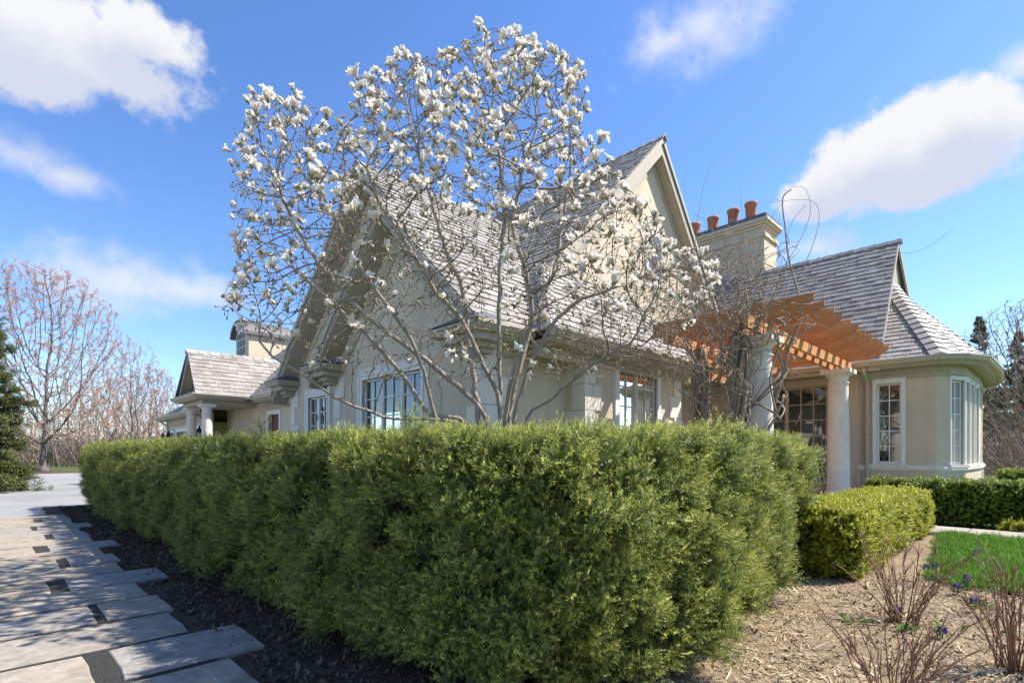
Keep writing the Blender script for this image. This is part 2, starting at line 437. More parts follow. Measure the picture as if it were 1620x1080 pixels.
def scatter(name, pts, dirs, scl, coll, parent=None, roll=None, rng=None, kind='stuff'):
    """pts Nx3 world, dirs Nx3 (local z of each instance)"""
    pts = np.asarray(pts, float); n = len(pts)
    c = Vector((pts[:, 0].mean(), pts[:, 1].mean(), pts[:, 2].min()))
    me = bpy.data.meshes.new(name)
    me.from_pydata((pts - np.array(c)).tolist(), [], [])
    rng = rng or np.random.default_rng(5)
    d = np.asarray(dirs, float); d /= np.linalg.norm(d, axis=1, keepdims=True) + 1e-9
    # rotation: Rz(az) * Ry(tilt) * Rz(spin), as an XYZ euler
    eul = np.zeros((n, 3))
    spin = rng.uniform(0, 2*math.pi, n) if roll is None else roll
    for k in range(n):
        q = Vector(d[k]).to_track_quat('Z', 'Y').to_matrix() @ Matrix.Rotation(spin[k], 3, 'Z')
        e = q.to_euler('XYZ'); eul[k] = e
    a = me.attributes.new('rot', 'FLOAT_VECTOR', 'POINT'); a.data.foreach_set('vector', eul.ravel())
    a = me.attributes.new('scl', 'FLOAT', 'POINT'); a.data.foreach_set('value', np.asarray(scl, float))
    a = me.attributes.new('idx', 'INT', 'POINT'); a.data.foreach_set('value', rng.integers(0, len(coll.objects), n).astype(np.int32))
    o = bpy.data.objects.new(name, me); COL.objects.link(o)
    o.parent = parent; o.location = c - world_of(parent); WL[o.name] = c
    md = o.modifiers.new('scatter', 'NODES'); md.node_group = scatter_group(coll)
    o['kind'] = kind
    return o
# ================================================================ the setting: ground sheets
def sheet(name, pts, z, mat, parent=None, kind='structure'):
    b = MB(); b.add([Vector((p[0], p[1], z)) for p in pts], [tuple(range(len(pts)))])
    o = b.build(name, mat, parent)
    if kind and parent is None: o['kind'] = kind
    return o
def uvs(l): return [tuple(W(u, v))[:2] for u, v in l]
def relief(name, u0, u1, v0, v1, z, amp, n, mat, freq=2.2, fine=.35, edge=.25):
    """a patch of soil with real bumps, its rim sunk into the ground"""
    nu = max(2, int((u1-u0)*n)); nv = max(2, int((v1-v0)*n)); b = MB(); vs = []
    for i in range(nu+1):
        for j in range(nv+1):
            u = u0+(u1-u0)*i/nu; v = v0+(v1-v0)*j/nv
            h = mnoise.noise(Vector((u*freq, v*freq, 3.1)))*amp + mnoise.noise(Vector((u*9, v*9, 7.7)))*amp*fine
            e = min(u-u0, u1-u, v-v0, v1-v)/edge
            e = max(0, min(1, e))
            vs.append(W(u, v, z*e - .03*(1-e) + h*e))
    fs = [(i*(nv+1)+j, (i+1)*(nv+1)+j, (i+1)*(nv+1)+j+1, i*(nv+1)+j+1) for i in range(nu) for j in range(nv)]
    b.add(vs, fs, 0, True)
    o = b.build(name, mat); o['kind'] = 'structure'
    return o

sheet('ground', [(-700, -300), (700, -300), (700, 900), (-700, 900)], 0.0, 'grass_ground')
sheet('driveway', uvs([(13.0, -.7), (13.0, 6.6), (36, 6.6), (44, 3.2), (41, -3), (34, -12), (20, -16), (-14, -16), (-14, -.7)]), .004, 'gravel')  # gravel left of the path is unseen, added to bounce sunlight onto shaded walls
relief('mulch_strip', 1.2, 15.9, .55, 3.0, .018, .014, 14, 'soil')
relief('planting_bed', -3.6, 1.75, .9, 6.3, .03, .028, 16, 'dry_mulch')
relief('bed_edge', .55, 2.2, 6.2, 10.2, .02, .02, 12, 'dry_mulch', edge=.12)
sheet('lawn', uvs([(.72, 6.05), (.84, 7.2), (1.05, 9.72), (-16, 9.72), (-16, 5.2), (-2.5, 5.8)]), .045, 'grass_ground')
b = MB(); b.box(-16, 2.2, 9.75, 10.65, .0, .05); walk = b.build('garden_walk', 'paving'); walk['kind'] = 'structure'
rr = random.Random(3)
u_ = 2.2
while u_ > -5:                                             # the walk's slabs
    w_ = rr.uniform(.55, .95); b = MB(); b.box(u_-w_+.008, u_-.008, 9.77, 10.63, .051, .066); bevel(b.build('paving_slab', 'paving', walk), .006); u_ -= w_
b = MB(); b.box(2.55, 7.3, 6.2, 15.5, .0, .06); patio = b.build('patio', 'paving'); patio['kind'] = 'structure'
for i in range(6):
    for j in range(14):
        b = MB(); uu = 2.57+i*.78; vv_ = 6.22+j*.66; b.box(uu+.006, uu+.77, vv_+.006, vv_+.65, .061, .078); bevel(b.build('paving_slab', 'paving', patio), .005)

# the flagstone path: rows of long stones laid across it
b = MB(); b.add([W(1.2, -.55, .037), W(12.95, -.55, .037), W(12.95, .9, .037), W(1.2, .9, .037)], [(0, 1, 2, 3)])
path = b.build('path', 'joint_grit'); path['kind'] = 'structure'
def flag(u0, u1, v0, v1, rg):
    """one stone: uneven outline, softened rim, slight tilt"""
    n = 7; ring = []
    for k in range(n): ring.append((u0, v0+(v1-v0)*k/n))
    for k in range(3): ring.append((u0+(u1-u0)*k/3, v1))
    for k in range(n): ring.append((u1, v1-(v1-v0)*k/n))
    for k in range(3): ring.append((u1-(u1-u0)*k/3, v0))
    cu, cv = (u0+u1)/2, (v0+v1)/2
    ring = [(u+rg.uniform(-.006, .006), v+rg.uniform(-.006, .006)) for u, v in ring]
    h = .046+rg.uniform(-.002, .004); tx, ty = rg.uniform(-.006, .006), rg.uniform(-.003, .003)
    def zz(u, v): return h+(u-cu)*tx+(v-cv)*ty
    def shr(u, v, d): return (u-math.copysign(d, u-cu) if abs(u-cu) > .6*(u1-u0)/2 else u, v-math.copysign(d, v-cv) if abs(v-cv) > .85*(v1-v0)/2 else v)
    m_ = len(ring); vs = [W(u, v, -.01) for u, v in ring] + [W(u, v, zz(u, v)-.005) for u, v in ring]
    inn = [shr(u, v, .006) for u, v in ring]; vs += [W(u, v, zz(u, v)) for u, v in inn]
    fs = [(i, (i+1) % m_, m_+(i+1) % m_, m_+i) for i in range(m_)] + [(m_+i, m_+(i+1) % m_, 2*m_+(i+1) % m_, 2*m_+i) for i in range(m_)] + [tuple(range(2*m_, 3*m_))]
    bb_ = MB(); bb_.add(vs, fs)
    return bb_.build('flagstone', 'flagstone', path)
rg = random.Random(21)
PITCH = .622; u_ = 1.45; k = 0
GAPV = {0: .40, 2: .50}
while u_ < 12.9:
    u1 = u_+PITCH-.062
    kind = (k-3) % 4
    if kind == 0: flag(u_, u1, -.5, .38+rg.uniform(-.05, .05), rg); flag(u_, u1, .47+rg.uniform(-.01, .03), 1.14+rg.uniform(-.03, .06), rg)
    elif kind == 2: flag(u_, u1, -.5, .48+rg.uniform(-.03, .03), rg); flag(u_, u1, .565+rg.uniform(-.02, .03), .95+rg.uniform(-.03, .03), rg)
    else: flag(u_, u1, -.5, .93+rg.uniform(-.03, .03), rg)
    u_ += PITCH; k += 1

# ================================================================ the house
house = empty('house', W(8.7, 8, 0), 'large beige stucco house with grey shingle gables, chimney and rounded bay', 'house')

def wall(P, a0, a1, z0, z1, holes=(), th=.22, name='wall', mat='stucco', parent=house):
    b = MB()
    aa = sorted({a0, a1} | {h[0] for h in holes} | {h[1] for h in holes}); zz_ = sorted({z0, z1} | {h[2] for h in holes} | {h[3] for h in holes})
    aa = [a for a in aa if a0 <= a <= a1]; zz_ = [z for z in zz_ if z0 <= z <= z1]
    for i in range(len(aa)-1):
        for j in range(len(zz_)-1):
            am, zm = (aa[i]+aa[i+1])/2, (zz_[j]+zz_[j+1])/2
            if any(h[0] < am < h[1] and h[2] < zm < h[3] for h in holes): continue
            for d in (0, -th):
                b.add([P(aa[i], zz_[j], d), P(aa[i+1], zz_[j], d), P(aa[i+1], zz_[j+1], d), P(aa[i], zz_[j+1], d)], [(0, 1, 2, 3)])
    def strip(a, z, a_, z_): b.add([P(a, z, 0), P(a_, z_, 0), P(a_, z_, -th), P(a, z, -th)], [(0, 1, 2, 3)])
    for r in [(a0, a1, z0, z1)]+list(holes):
        strip(r[0], r[2], r[1], r[2]); strip(r[1], r[2], r[1], r[3]); strip(r[1], r[3], r[0], r[3]); strip(r[0], r[3], r[0], r[2])
    return b.build(name, mat, parent, fix=False)

_pane = MB(); _pane.add([Vector((-.5, 0, -.5)), Vector((.5, 0, -.5)), Vector((.5, 0, .5)), Vector((-.5, 0, .5)), Vector((-.5, .006, -.5)), Vector((.5, .006, -.5)), Vector((.5, .006, .5)), Vector((-.5, .006, .5))],
                        [(0, 1, 2, 3)])
PANE = _pane.mesh('pane', ['glass'], fix=False)
def pane(P, a0, a1, z0, z1, d, parent):
    A, B, C = P(a0, z0, d), P(a1, z0, d), P(a0, z1, d)
    x = B-A; z = C-A; y = x.cross(z).normalized()
    c = A+(x+z)/2
    M = Matrix(((x.x, y.x, z.x, c.x), (x.y, y.y, z.y, c.y), (x.z, y.z, z.z, c.z), (0, 0, 0, 1)))
    return place(PANE, 'pane', M, parent)
def window(P, a0, a1, z0, z1, casements=1, cols=2, rows=5, casing=.09, stone=0.0, name='window', mat='window_paint', d_in=-.05, sill=True, solid=0.0):
    b = MB(); f = .045
    if casing:
        b.pbox(P, a0-casing, a0, z0, z1+casing, -.05, .035); b.pbox(P, a1, a1+casing, z0, z1+casing, -.05, .035); b.pbox(P, a0, a1, z1, z1+casing, -.05, .034)
        b.pbox(P, a0-casing-.02, a1+casing+.02, z1+casing, z1+casing+.035, -.02, .055)
    if stone:
        s0 = casing+.021
        b.pbox(P, a0-s0-stone, a0-s0, z0-.1, z1+s0+stone, -.02, .03, 1); b.pbox(P, a1+s0, a1+s0+stone, z0-.1, z1+s0+stone, -.02, .03, 1); b.pbox(P, a0-s0, a1+s0, z1+casing+.036, z1+s0+stone, -.02, .029, 1)
    cw = (a1-a0)/casements; rects = []
    for c in range(casements):
        x0, x1 = a0+c*cw, a0+(c+1)*cw
        b.pbox(P, x0, x0+f, z0, z1, d_in-.045, d_in+.012); b.pbox(P, x1-f, x1, z0, z1, d_in-.045, d_in+.012)
        b.pbox(P, x0+f, x1-f, z1-f, z1, d_in-.045, d_in+.010); b.pbox(P, x0+f, x1-f, z0, z0+f*1.4+solid, d_in-.045, d_in+.010)
        if c: b.pbox(P, x0-.018, x0+.018, z0, z1, d_in-.05, d_in+.03)
        gx0, gx1, gz0, gz1 = x0+f, x1-f, z0+f*1.4+solid, z1-f
        mu = .011
        for i in range(1, cols):
            xm = gx0+(gx1-gx0)*i/cols; b.pbox(P, xm-mu, xm+mu, gz0, gz1, d_in-.03, d_in+.004)
        for j in range(1, rows):
            zm = gz0+(gz1-gz0)*j/rows; b.pbox(P, gx0, gx1, zm-mu, zm+mu, d_in-.029, d_in+.003)
        for i in range(cols):
            for j in range(rows):
                rects.append((gx0+(gx1-gx0)*i/cols, gx0+(gx1-gx0)*(i+1)/cols, gz0+(gz1-gz0)*j/rows, gz0+(gz1-gz0)*(j+1)/rows))
    o = b.build(name, [mat, 'limestone'], house)
    for r in rects: pane(P, *r, d_in-.02, o)
    if sill:
        s = MB(); s.pbox(P, a0-casing-.05, a1+casing+.05, z0-.07, z0, -.05, .075); s.build('sill', 'limestone', o)
    return o

def quoin(u, v, fu=True, fv=True, z0=0.1, z1=2.95, h=.47, su=1, sv=1, long_=.46, short=.28):
    """stone blocks round an outside corner; su / sv: which way the two walls run from it"""
    k = 0; z = z0
    while z < z1-.1:
        zt = min(z+h, z1); lu, lv = (long_, short) if k % 2 else (short, long_)
        b = MB(); p = .028
        e0 = .004
        b.box(*sorted((u-p*su, u+lu*su)), *sorted((v-p*sv, v+(lv if fv else .1)*sv)), z+e0, zt-e0)
        bevel(b.build('quoin', 'limestone', house), .006)
        z = zt; k += 1

# roofs --------------------------------------------------------------------------------------------------
SHINGLES = []                 # (roof object, matrix, centre)
def shingle_field(roof, poly, e, expo=.21, w0=.17, w1=.33, thick=.028, keep=None, seed=1, lift=.004):
    rg_ = random.Random(seed)
    nr = None
    for k in range(2, len(poly)):
        nr = (poly[1]-poly[0]).cross(poly[k]-poly[0])
        if nr.length > 1e-6: break
    nr.normalize()
    if nr.z < 0: nr = -nr
    e = e.normalized(); s = nr.cross(e).normalized()
    if s.z < 0: s = -s
    o0 = poly[0]
    q = [((p-o0).dot(e), (p-o0).dot(s)) for p in poly]
    smin, smax = min(y for _, y in q), max(y for _, y in q)
    row = 0; y = smin-.03
    while y < smax-.05:
        def span(yy):
            xs = []
            for i in range(len(q)):
                (x1, y1), (x2, y2) = q[i], q[(i+1) % len(q)]
                if (y1-yy)*(y2-yy) < 0 or (y1 == yy): 
                    if abs(y2-y1) > 1e-9: xs.append(x1+(x2-x1)*(yy-y1)/(y2-y1))
            return (min(xs), max(xs)) if len(xs) >= 2 else None
        sp = span(max(smin+.002, min(smax-.002, y+expo*.5)))
        if sp:
            x = sp[0]-rg_.uniform(0, .1)
            while x < sp[1]-.02:
                w = rg_.uniform(w0, w1); x2 = min(x+w, sp[1]); x1 = max(x, sp[0])
                if x2-x1 > .04:
                    ln = expo*1.45; th_ = thick*rg_.uniform(.8, 1.3); dy = rg_.uniform(-.010, .010)
                    c = o0+e*((x1+x2)/2)+s*(y+dy)+nr*lift
                    if keep is None or keep(c):
                        ex = e*(x2-x1-.006); ey = s*min(ln, smax-y+.05); ez = nr*th_
                        SHINGLES.append((roof, Matrix(((ex.x, ey.x, ez.x, c.x), (ex.y, ey.y, ez.y, c.y), (ex.z, ey.z, ez.z, c.z), (0, 0, 0, 1))), c))
                x += w
        y += expo; row += 1
UNIT_S = [(-.5, 0, 0), (.5, 0, 0), (.5, 1, 0), (-.5, 1, 0), (-.5, 0, 1), (.5, 0, 1), (.5, 1, .16), (-.5, 1, .16)]
_s = MB(); _s.add([Vector(p) for p in UNIT_S], [(4, 5, 6, 7), (0, 1, 5, 4), (1, 2, 6, 5), (3, 0, 4, 7)]); SHINGLE = _s.mesh('shingle', ['shingle'], fix=False)

def roof_slab(name, polys, mat='roof_deck', thick=.10, parent=house):
    b = MB()
    for p in polys: b.poly_slab(p, thick)
    return b.build(name, mat, parent)
def caps(p0, p1, n1, n2, parent, ln=.30, wid=.16, th=.028, name='ridge_cap'):
    """overlapping cap shingles along a ridge or hip; n1, n2 the two slopes' normals"""
    p0 = Vector(p0); p1 = Vector(p1); d = (p1-p0); L = d.length; d.normalize()
    def down(n):
        w = n.cross(d).normalized()
        return -w if w.z > 0 else w
    w1, w2 = down(n1), down(n2); up = (n1+n2).normalized()
    b = MB(); e = 1.25*ln
    for w, n in ((w1, n1), (w2, n2)):
        A = [Vector((0, 0, 0)), w*wid, w*wid+d*e, d*e]
        top = [A[0]+up*th*1.35, A[1]+n*th, A[2]+n*th*.3, A[3]+up*th*.35]
        b.hexa(A+top)
    me = b.mesh(name, ['shingle'])
    n = int(L/ln)
    for k in range(n):
        place(me, name, Matrix.Translation(p0+d*(L*k/n)+up*.034), parent)

# ---- main left block: nested gables (wall G1, normal -V)
P1, VG, VO = 0.955, 5.5, 5.85
EZ = 3.15
def zr1(u): return EZ + P1*(u-5.8)                    # the right-hand slope shared by both gables
IA = (8.68, zr1(8.68)); OA = (10.2, zr1(10.2))
PL = .95
wall(frameV(VG), 6.15, 11.3, 0, 3.12, [(7.89, 10.02, .82, 2.74)])
b = MB(); b.prism(frameV(VG), [(6.15, 3.12), (6.15, zr1(6.15)-.12), (8.68, IA[1]-.12), (11.3, IA[1]-.12-(11.3-8.68)*PL), (11.3, 3.12)], 0, -.22); b.build('gable_wall', 'stucco', house)
b = MB(); b.box(11.08, 11.3, VG+.22, VO, 0, 3.4); b.build('wall', 'stucco', house)
wall(frameV(VO), 11.3, 14.6, 0, 3.12, [(12.42, 13.5, .82, 2.66)])
b = MB(); b.prism(frameV(VO), [(6.4, 3.12), (6.4, zr1(6.4)-.15), (10.2, OA[1]-.12), (14.6, OA[1]-.12-4.4*.93), (14.6, 3.12)], 0, -.22); b.build('gable_wall', 'stucco', house)
b = MB(); b.box(14.38, 14.6, VO+.22, 7.8, 0, 3.3); b.build('wall', 'stucco', house)
wall(frameU(6.15), VG+.22, 7.43, 0, 3.2)
window(frameV(VG), 7.89, 10.02, .82, 2.74, 3, 2, 5, .07, .14)
window(frameV(VO), 12.42, 13.5, .82, 2.66, 2, 2, 5, .07, .12)
quoin(6.15, VG); quoin(14.6, VO, su=-1); quoin(11.3, VG, su=-1, fv=False)

# outer gable slopes (right one visible, left one away)
rV0 = 5.05; rV1 = 5.42
roof_a = roof_slab('roof', [[W(5.8, rV0, EZ), W(5.8, 12.2, EZ), W(OA[0], 12.2, OA[1]), W(OA[0], rV1, OA[1]), W(IA[0], rV1, IA[1]), W(IA[0], rV0, IA[1])],
                             [W(IA[0], rV0, IA[1]), W(IA[0], VO+.1, IA[1]), W(11.72, VO+.1, IA[1]-3.04*PL), W(11.72, rV0, IA[1]-3.04*PL)],
                             [W(OA[0], rV1, OA[1]), W(OA[0], 12.2, OA[1]), W(14.95, 12.2, OA[1]-4.75*.93), W(14.95, rV1, OA[1]-4.75*.93)]])
G2A = (12.45, 9.48)                                   # right gable: ridge over v = 12.45
def zl2(v): return EZ + (v-6.12)*1.0
def keepA(c):
    u, v = toUV(c.x, c.y); return c.z > zl2(v)-.12
shingle_field(roof_a, [W(5.8, rV0, EZ), W(5.8, 9.8, EZ), W(OA[0], 11.2, OA[1]), W(OA[0], rV1, OA[1]), W(8.9, rV1, zr1(8.9)), W(8.68, rV0, IA[1])], VV, keep=keepA, seed=4)
nA = VV.cross(W(1, 0, P1)).normalized(); nA = nA if nA.z > 0 else -nA
nB = VV.cross(W(1, 0, -.93)).normalized(); nB = nB if nB.z > 0 else -nB
caps(W(OA[0], rV1, OA[1]), W(OA[0], 10.3, OA[1]), nA, nB, roof_a)

def rake(vp, p0, p1, depth=.5, wid=.30):
    """barge board, crown strip and soffit under one sloping roof edge in the plane v = vp"""
    P = frameV(vp); b = MB(); (a0, z0), (a1, z1) = p0, p1
    t_ = -.10
    b.prism(P, [(a0, z0+t_), (a1, z1+t_), (a1, z1+t_-wid), (a0, z0+t_-wid)], -.06, -.02)
    b.prism(P, [(a0, z0-.0), (a1, z1-.0), (a1, z1-.14), (a0, z0-.14)], -.019, .02)
    b.prism(P, [(a0, z0+t_-wid*.45), (a1, z1+t_-wid*.45), (a1, z1+t_-wid*.45-.05), (a0, z0+t_-wid*.45-.05)], -.019, -.004)
    b.prism(P, [(a0, z0+t_-wid+.05), (a1, z1+t_-wid+.05), (a1, z1+t_-wid-.02), (a0, z0+t_-wid-.02)], -.061, -depth)
    return b.build('rake_board', 'trim', house)
rake(rV0, (5.95, zr1(5.95)), IA, .44, .20); rake(rV0, (11.72, IA[1]-3.04*PL), IA, .44, .20)
rake(rV1, (IA[0]+.1, zr1(IA[0]+.1)), OA, .42, .24); rake(rV1, (14.95, OA[1]-4.75*.93), OA, .42, .24)
b = MB(); b.prism(frameV(VG), [(8.68, IA[1]-.62), (10.6, IA[1]-.62-1.92*PL), (10.75, IA[1]-.80-2.07*PL), (8.68, IA[1]-.88)], 0, .03); b.prism(frameV(VG), [(8.68, IA[1]-.62), (6.8, IA[1]-.62-1.88*P1), (6.65, IA[1]-.80-2.03*P1), (8.68, IA[1]-.88)], 0, .029); b.build('frieze_board', 'trim', house)

GUT = [(0, -.11), (.06, -.11), (.10, -.08), (.115, -.03), (.14, -.02), (.14, .02), (.0, .02)]
def eave(path, z, soffit=.40, frieze=.26, name='gutter'):
    """gutter, fascia + soffit and a frieze under it along a plan path of the roof's edge"""
    b = MB(); b.sweep(path, [(d, z+h) for d, h in GUT]); g_ = b.build(name, 'gutter_paint', house)
    b = MB()
    b.sweep(path, [(-.002, z-.005), (-.002, z-.15), (-.03, z-.155), (-.03, z-.18), (-soffit-.05, z-.18), (-soffit-.05, z-.15), (-.04, z-.13), (-.04, z-.005)])
    b.build('soffit', 'trim', house)
    b = MB(); s = -soffit
    b.sweep(path, [(s+.03, z-.181), (s+.03, z-.181-frieze*.55), (s+.06, z-.181-frieze*.6), (s+.06, z-.181-frieze*.72), (s+.02, z-.181-frieze), (s-.03, z-.181-frieze), (s-.03, z-.181)])
    b.build('cornice', 'trim', house)
    return g_
def cornice_return(u0, u1, vw, out=.46, z=EZ, side=True):
    """boxed end of an eave that turns the corner, with its own small lead hip"""
    path = [(u1+.04, vw), (u1+.04, vw-out), (u0-.04, vw-out), (u0-.04, vw)]
    b = MB(); b.sweep(path, [(d, z-.02+h) for d, h in GUT])
    b.box(u0-.02, u1+.02, vw-out+.02, vw, z-.24, z-.01)
    b.box(u0+.10, u1-.10, vw-out+.16, vw, z-.33, z-.24)
    b.box(u0+.16, u1-.16, vw-out+.24, vw, z-.40, z-.33)
    o = b.build('cornice_return', 'trim', house)
    b = MB(); zt = z+.02; a = W(u0-.16, vw-out-.14, zt); c = W(u1+.16, vw-out-.14, zt); d = W(u1+.16, vw, zt); e_ = W(u0-.16, vw, zt); um = (u0+u1)/2
    t1 = W(um-.05, vw, zt+.34); t2 = W(um+.05, vw, zt+.34)
    b.add([a, c, d, e_, t1, t2], [(0, 1, 5, 4), (1, 2, 5), (3, 0, 4), (0, 3, 2, 1), (2, 3, 4, 5)]); b.build('lead_cap', 'lead', o)
    return o
cornice_return(5.82, 6.75, VG); cornice_return(10.98, 11.65, VG); cornice_return(14.22, 14.9, VO)
eave([(5.8, rV0+.0), (5.8, 6.15)], EZ)
def downspout(P, a, z0, z1, d=.10, elbow=.34, top=None, r=.045):
    b = MB(); pts = [P(a, z1, d+elbow), P(a, z1-.12, d+elbow), P(a, z1-.34, d), P(a, z1-.5, d), P(a, z0, d)]
    sm = []
    for i in range(len(pts)-1):
        for k in range(4): sm.append(pts[i].lerp(pts[i+1], k/4))
    sm.append(pts[-1]); b.tube(sm, r, 10)
    o = b.build('downspout', 'gutter_paint', house)
    for zz_ in (z0+.5, z0+1.6):
        c = MB(); c.pbox(P, a-.06, a+.06, zz_, zz_+.03, .0, d+.06); c.build('strap', 'gutter_paint', o)
    return o
downspout(frameV(VO), 11.48, .1, 2.9, .09, .12)

# ---- right gable (normal -U) and the low roof below it
U2 = 7.3
roof_b = roof_slab('roof', [[W(7.0, 7.4, zl2(7.4)), W(7.0, *G2A), W(13.5, *G2A), W(13.5, 7.0, zl2(7.0))],
                             [W(7.0, *G2A), W(7.0, 17.2, G2A[1]-4.75*1.19), W(13.5, 17.2, G2A[1]-4.75*1.19), W(13.5, *G2A)],
                             [W(5.35, 6.12, EZ), W(5.35, 11.3, EZ), W(7.3, 11.3, EZ+1.95), W(7.3, 8.07, EZ+1.95)],
                             [W(5.35, 6.12, EZ), W(7.3, 8.07, EZ+1.95), W(8.6, 8.07, EZ+1.95), W(6.8, 6.12, EZ)]])
def keepB(c):
    u, v = toUV(c.x, c.y); return c.z > zr1(u)-.15
shingle_field(roof_b, [W(7.0, 7.4, zl2(7.4)), W(7.0, *G2A), W(11.5, *G2A), W(11.5, 7.4, zl2(7.4))], UV, keep=keepB, seed=5)
shingle_field(roof_b, [W(5.35, 6.12, EZ), W(7.15, 7.92, EZ+1.8), W(8.0, 7.92, EZ+1.8), W(6.8, 6.12, EZ)], UV, keep=keepB, seed=6)
shingle_field(roof_b, [W(5.35, 6.12, EZ), W(5.35, 11.3, EZ), W(7.3, 11.3, EZ+1.95), W(7.3, 8.07, EZ+1.95)], VV, seed=7)
nL = UV.cross(W(0, 1, 1.0)).normalized(); nL = nL if nL.z > 0 else -nL
nR = UV.cross(W(0, 1, -1.19)).normalized(); nR = nR if nR.z > 0 else -nR
caps(W(6.93, *G2A), W(11.5, *G2A), nL, nR, roof_b)
nF = VV.cross(W(1, 0, 1.0)).normalized(); nF = nF if nF.z > 0 else -nF
caps(W(5.35, 6.12, EZ), W(7.1, 7.87, EZ+1.75), nL, nF, roof_b, name='hip_cap')
P2 = frameU(U2)
b = MB(); zt2 = G2A[1]-.14
b.prism(P2, [(7.6, zl2(7.6)-.2), (G2A[0], zt2), (17.0, zt2-4.55*1.19), (17.0, 3.9), (7.6, 3.9)], 0, -.22); b.build('gable_wall', 'stucco', house)
def rake_u(up, p0, p1, depth=.34, wid=.34):
    P = frameU(up); b = MB(); (a0, z0), (a1, z1) = p0, p1; t_ = -.10
    b.prism(P, [(a0, z0+t_), (a1, z1+t_), (a1, z1+t_-wid), (a0, z0+t_-wid)], -.06, -.02)
    b.prism(P, [(a0, z0), (a1, z1), (a1, z1-.15), (a0, z0-.15)], -.019, .02)
    b.prism(P, [(a0, z0+t_-wid+.05), (a1, z1+t_-wid+.05), (a1, z1+t_-wid-.02), (a0, z0+t_-wid-.02)], -.061, -depth)
    b.prism(P, [(a0, z0+t_-wid-.05), (a1, z1+t_-wid-.05), (a1, z1+t_-wid-.30), (a0, z0+t_-wid-.30)], -depth+.02, -depth+.06)
    return b.build('rake_board', 'trim', house)
rake_u(7.0, (7.6, zl2(7.6)), G2A); rake_u(7.0, (17.2, G2A[1]-4.75*1.19), G2A)
# round-headed attic window in the gable
b = MB(); cA, zA = 12.5, 6.35
arc = [(cA+.42*math.cos(R(a)), zA+.35+.42*math.sin(R(a))) for a in range(0, 181, 15)]
b.prism(P2, [(cA+.42, zA-.5)]+arc+[(cA-.42, zA-.5)], 0, .05); aw = b.build('window', 'window_paint', house)
b = MB(); arc = [(cA+.33*math.cos(R(a)), zA+.35+.33*math.sin(R(a))) for a in range(0, 181, 15)]
b.prism(P2, [(cA+.33, zA-.4)]+arc+[(cA-.33, zA-.4)], .051, .056); b.build('pane', 'lead', aw)
# ground floor under it
wall(frameU(5.7), 7.43, 10.86, 0, 3.1, [(8.47, 9.86, .9, 2.96)])
window(frameU(5.7), 8.47, 9.86, .9, 2.96, 2, 2, 5, .14)
b = MB(); b.box(5.72, 6.15, 7.43, 7.65, 0, 3.1); b.build('wall', 'stucco', house)
b = MB(); b.box(5.92, 7.3, 10.64, 10.86, 0, 3.9); b.build('wall', 'stucco', house)
quoin(5.7, 7.43, z1=2.9); quoin(5.7, 10.86, sv=-1, z1=2.9)
wall(frameU(U2), 10.86, 15.5, 0, 4.0, [(13.5, 14.7, .5, 2.9)])
window(frameU(U2), 13.5, 14.7, .5, 2.9, 2, 2, 5, .12)
eave([(5.35, 6.12), (5.35, 11.3)], EZ, .35, .2)

# ---- right wing with the rounded bay
VR = 15.5
RZ = 3.42; RID = (18.8, 7.42)
B0 = (1.75, VR); C0 = (1.543, 15.674); D0 = (1.311, 16.172); E0 = (1.22, 18.8); D1 = (1.311, 21.43); C1_ = (1.543, 21.93); B1 = (1.75, 22.1)
phis = [R(40), R(65), R(88)]
PR = frameV(VR)
wall(PR, 1.75, 7.3, 0, 3.35, [(2.40, 2.90, .96, 2.92), (3.98, 6.0, .08, 3.0)])
window(PR, 2.40, 2.90, .96, 2.92, 1, 2, 5, .08)
fa = frameF(*B0, phis[0]); fb = frameF(*C0, phis[1]); fc = frameF(*D0, phis[2])
wall(fa, 0, .27, 0, 3.35); wall(fb, 0, .55, 0, 3.35, [(.05, .51, .96, 2.92)]); wall(fc, 0, 2.63, 0, 3.35, [(.14, .62, .96, 2.92), (.95, 1.43, .96, 2.92), (1.76, 2.24, .96, 2.92)])
window(fb, .05, .51, .96, 2.92, 1, 2, 5, .04); window(fc, .14, .62, .96, 2.92, 1, 2, 5, .06); window(fc, .95, 1.43, .96, 2.92, 1, 2, 5, .06); window(fc, 1.76, 2.24, .96, 2.92, 1, 2, 5, .06)
b = MB(); pl = [E0, D1, C1_, B1, (9, 22.1)]
b.sweep(pl, [(0, 0), (0, 3.35), (-.2, 3.35), (-.2, 0)]); b.build('wall', 'stucco', house)
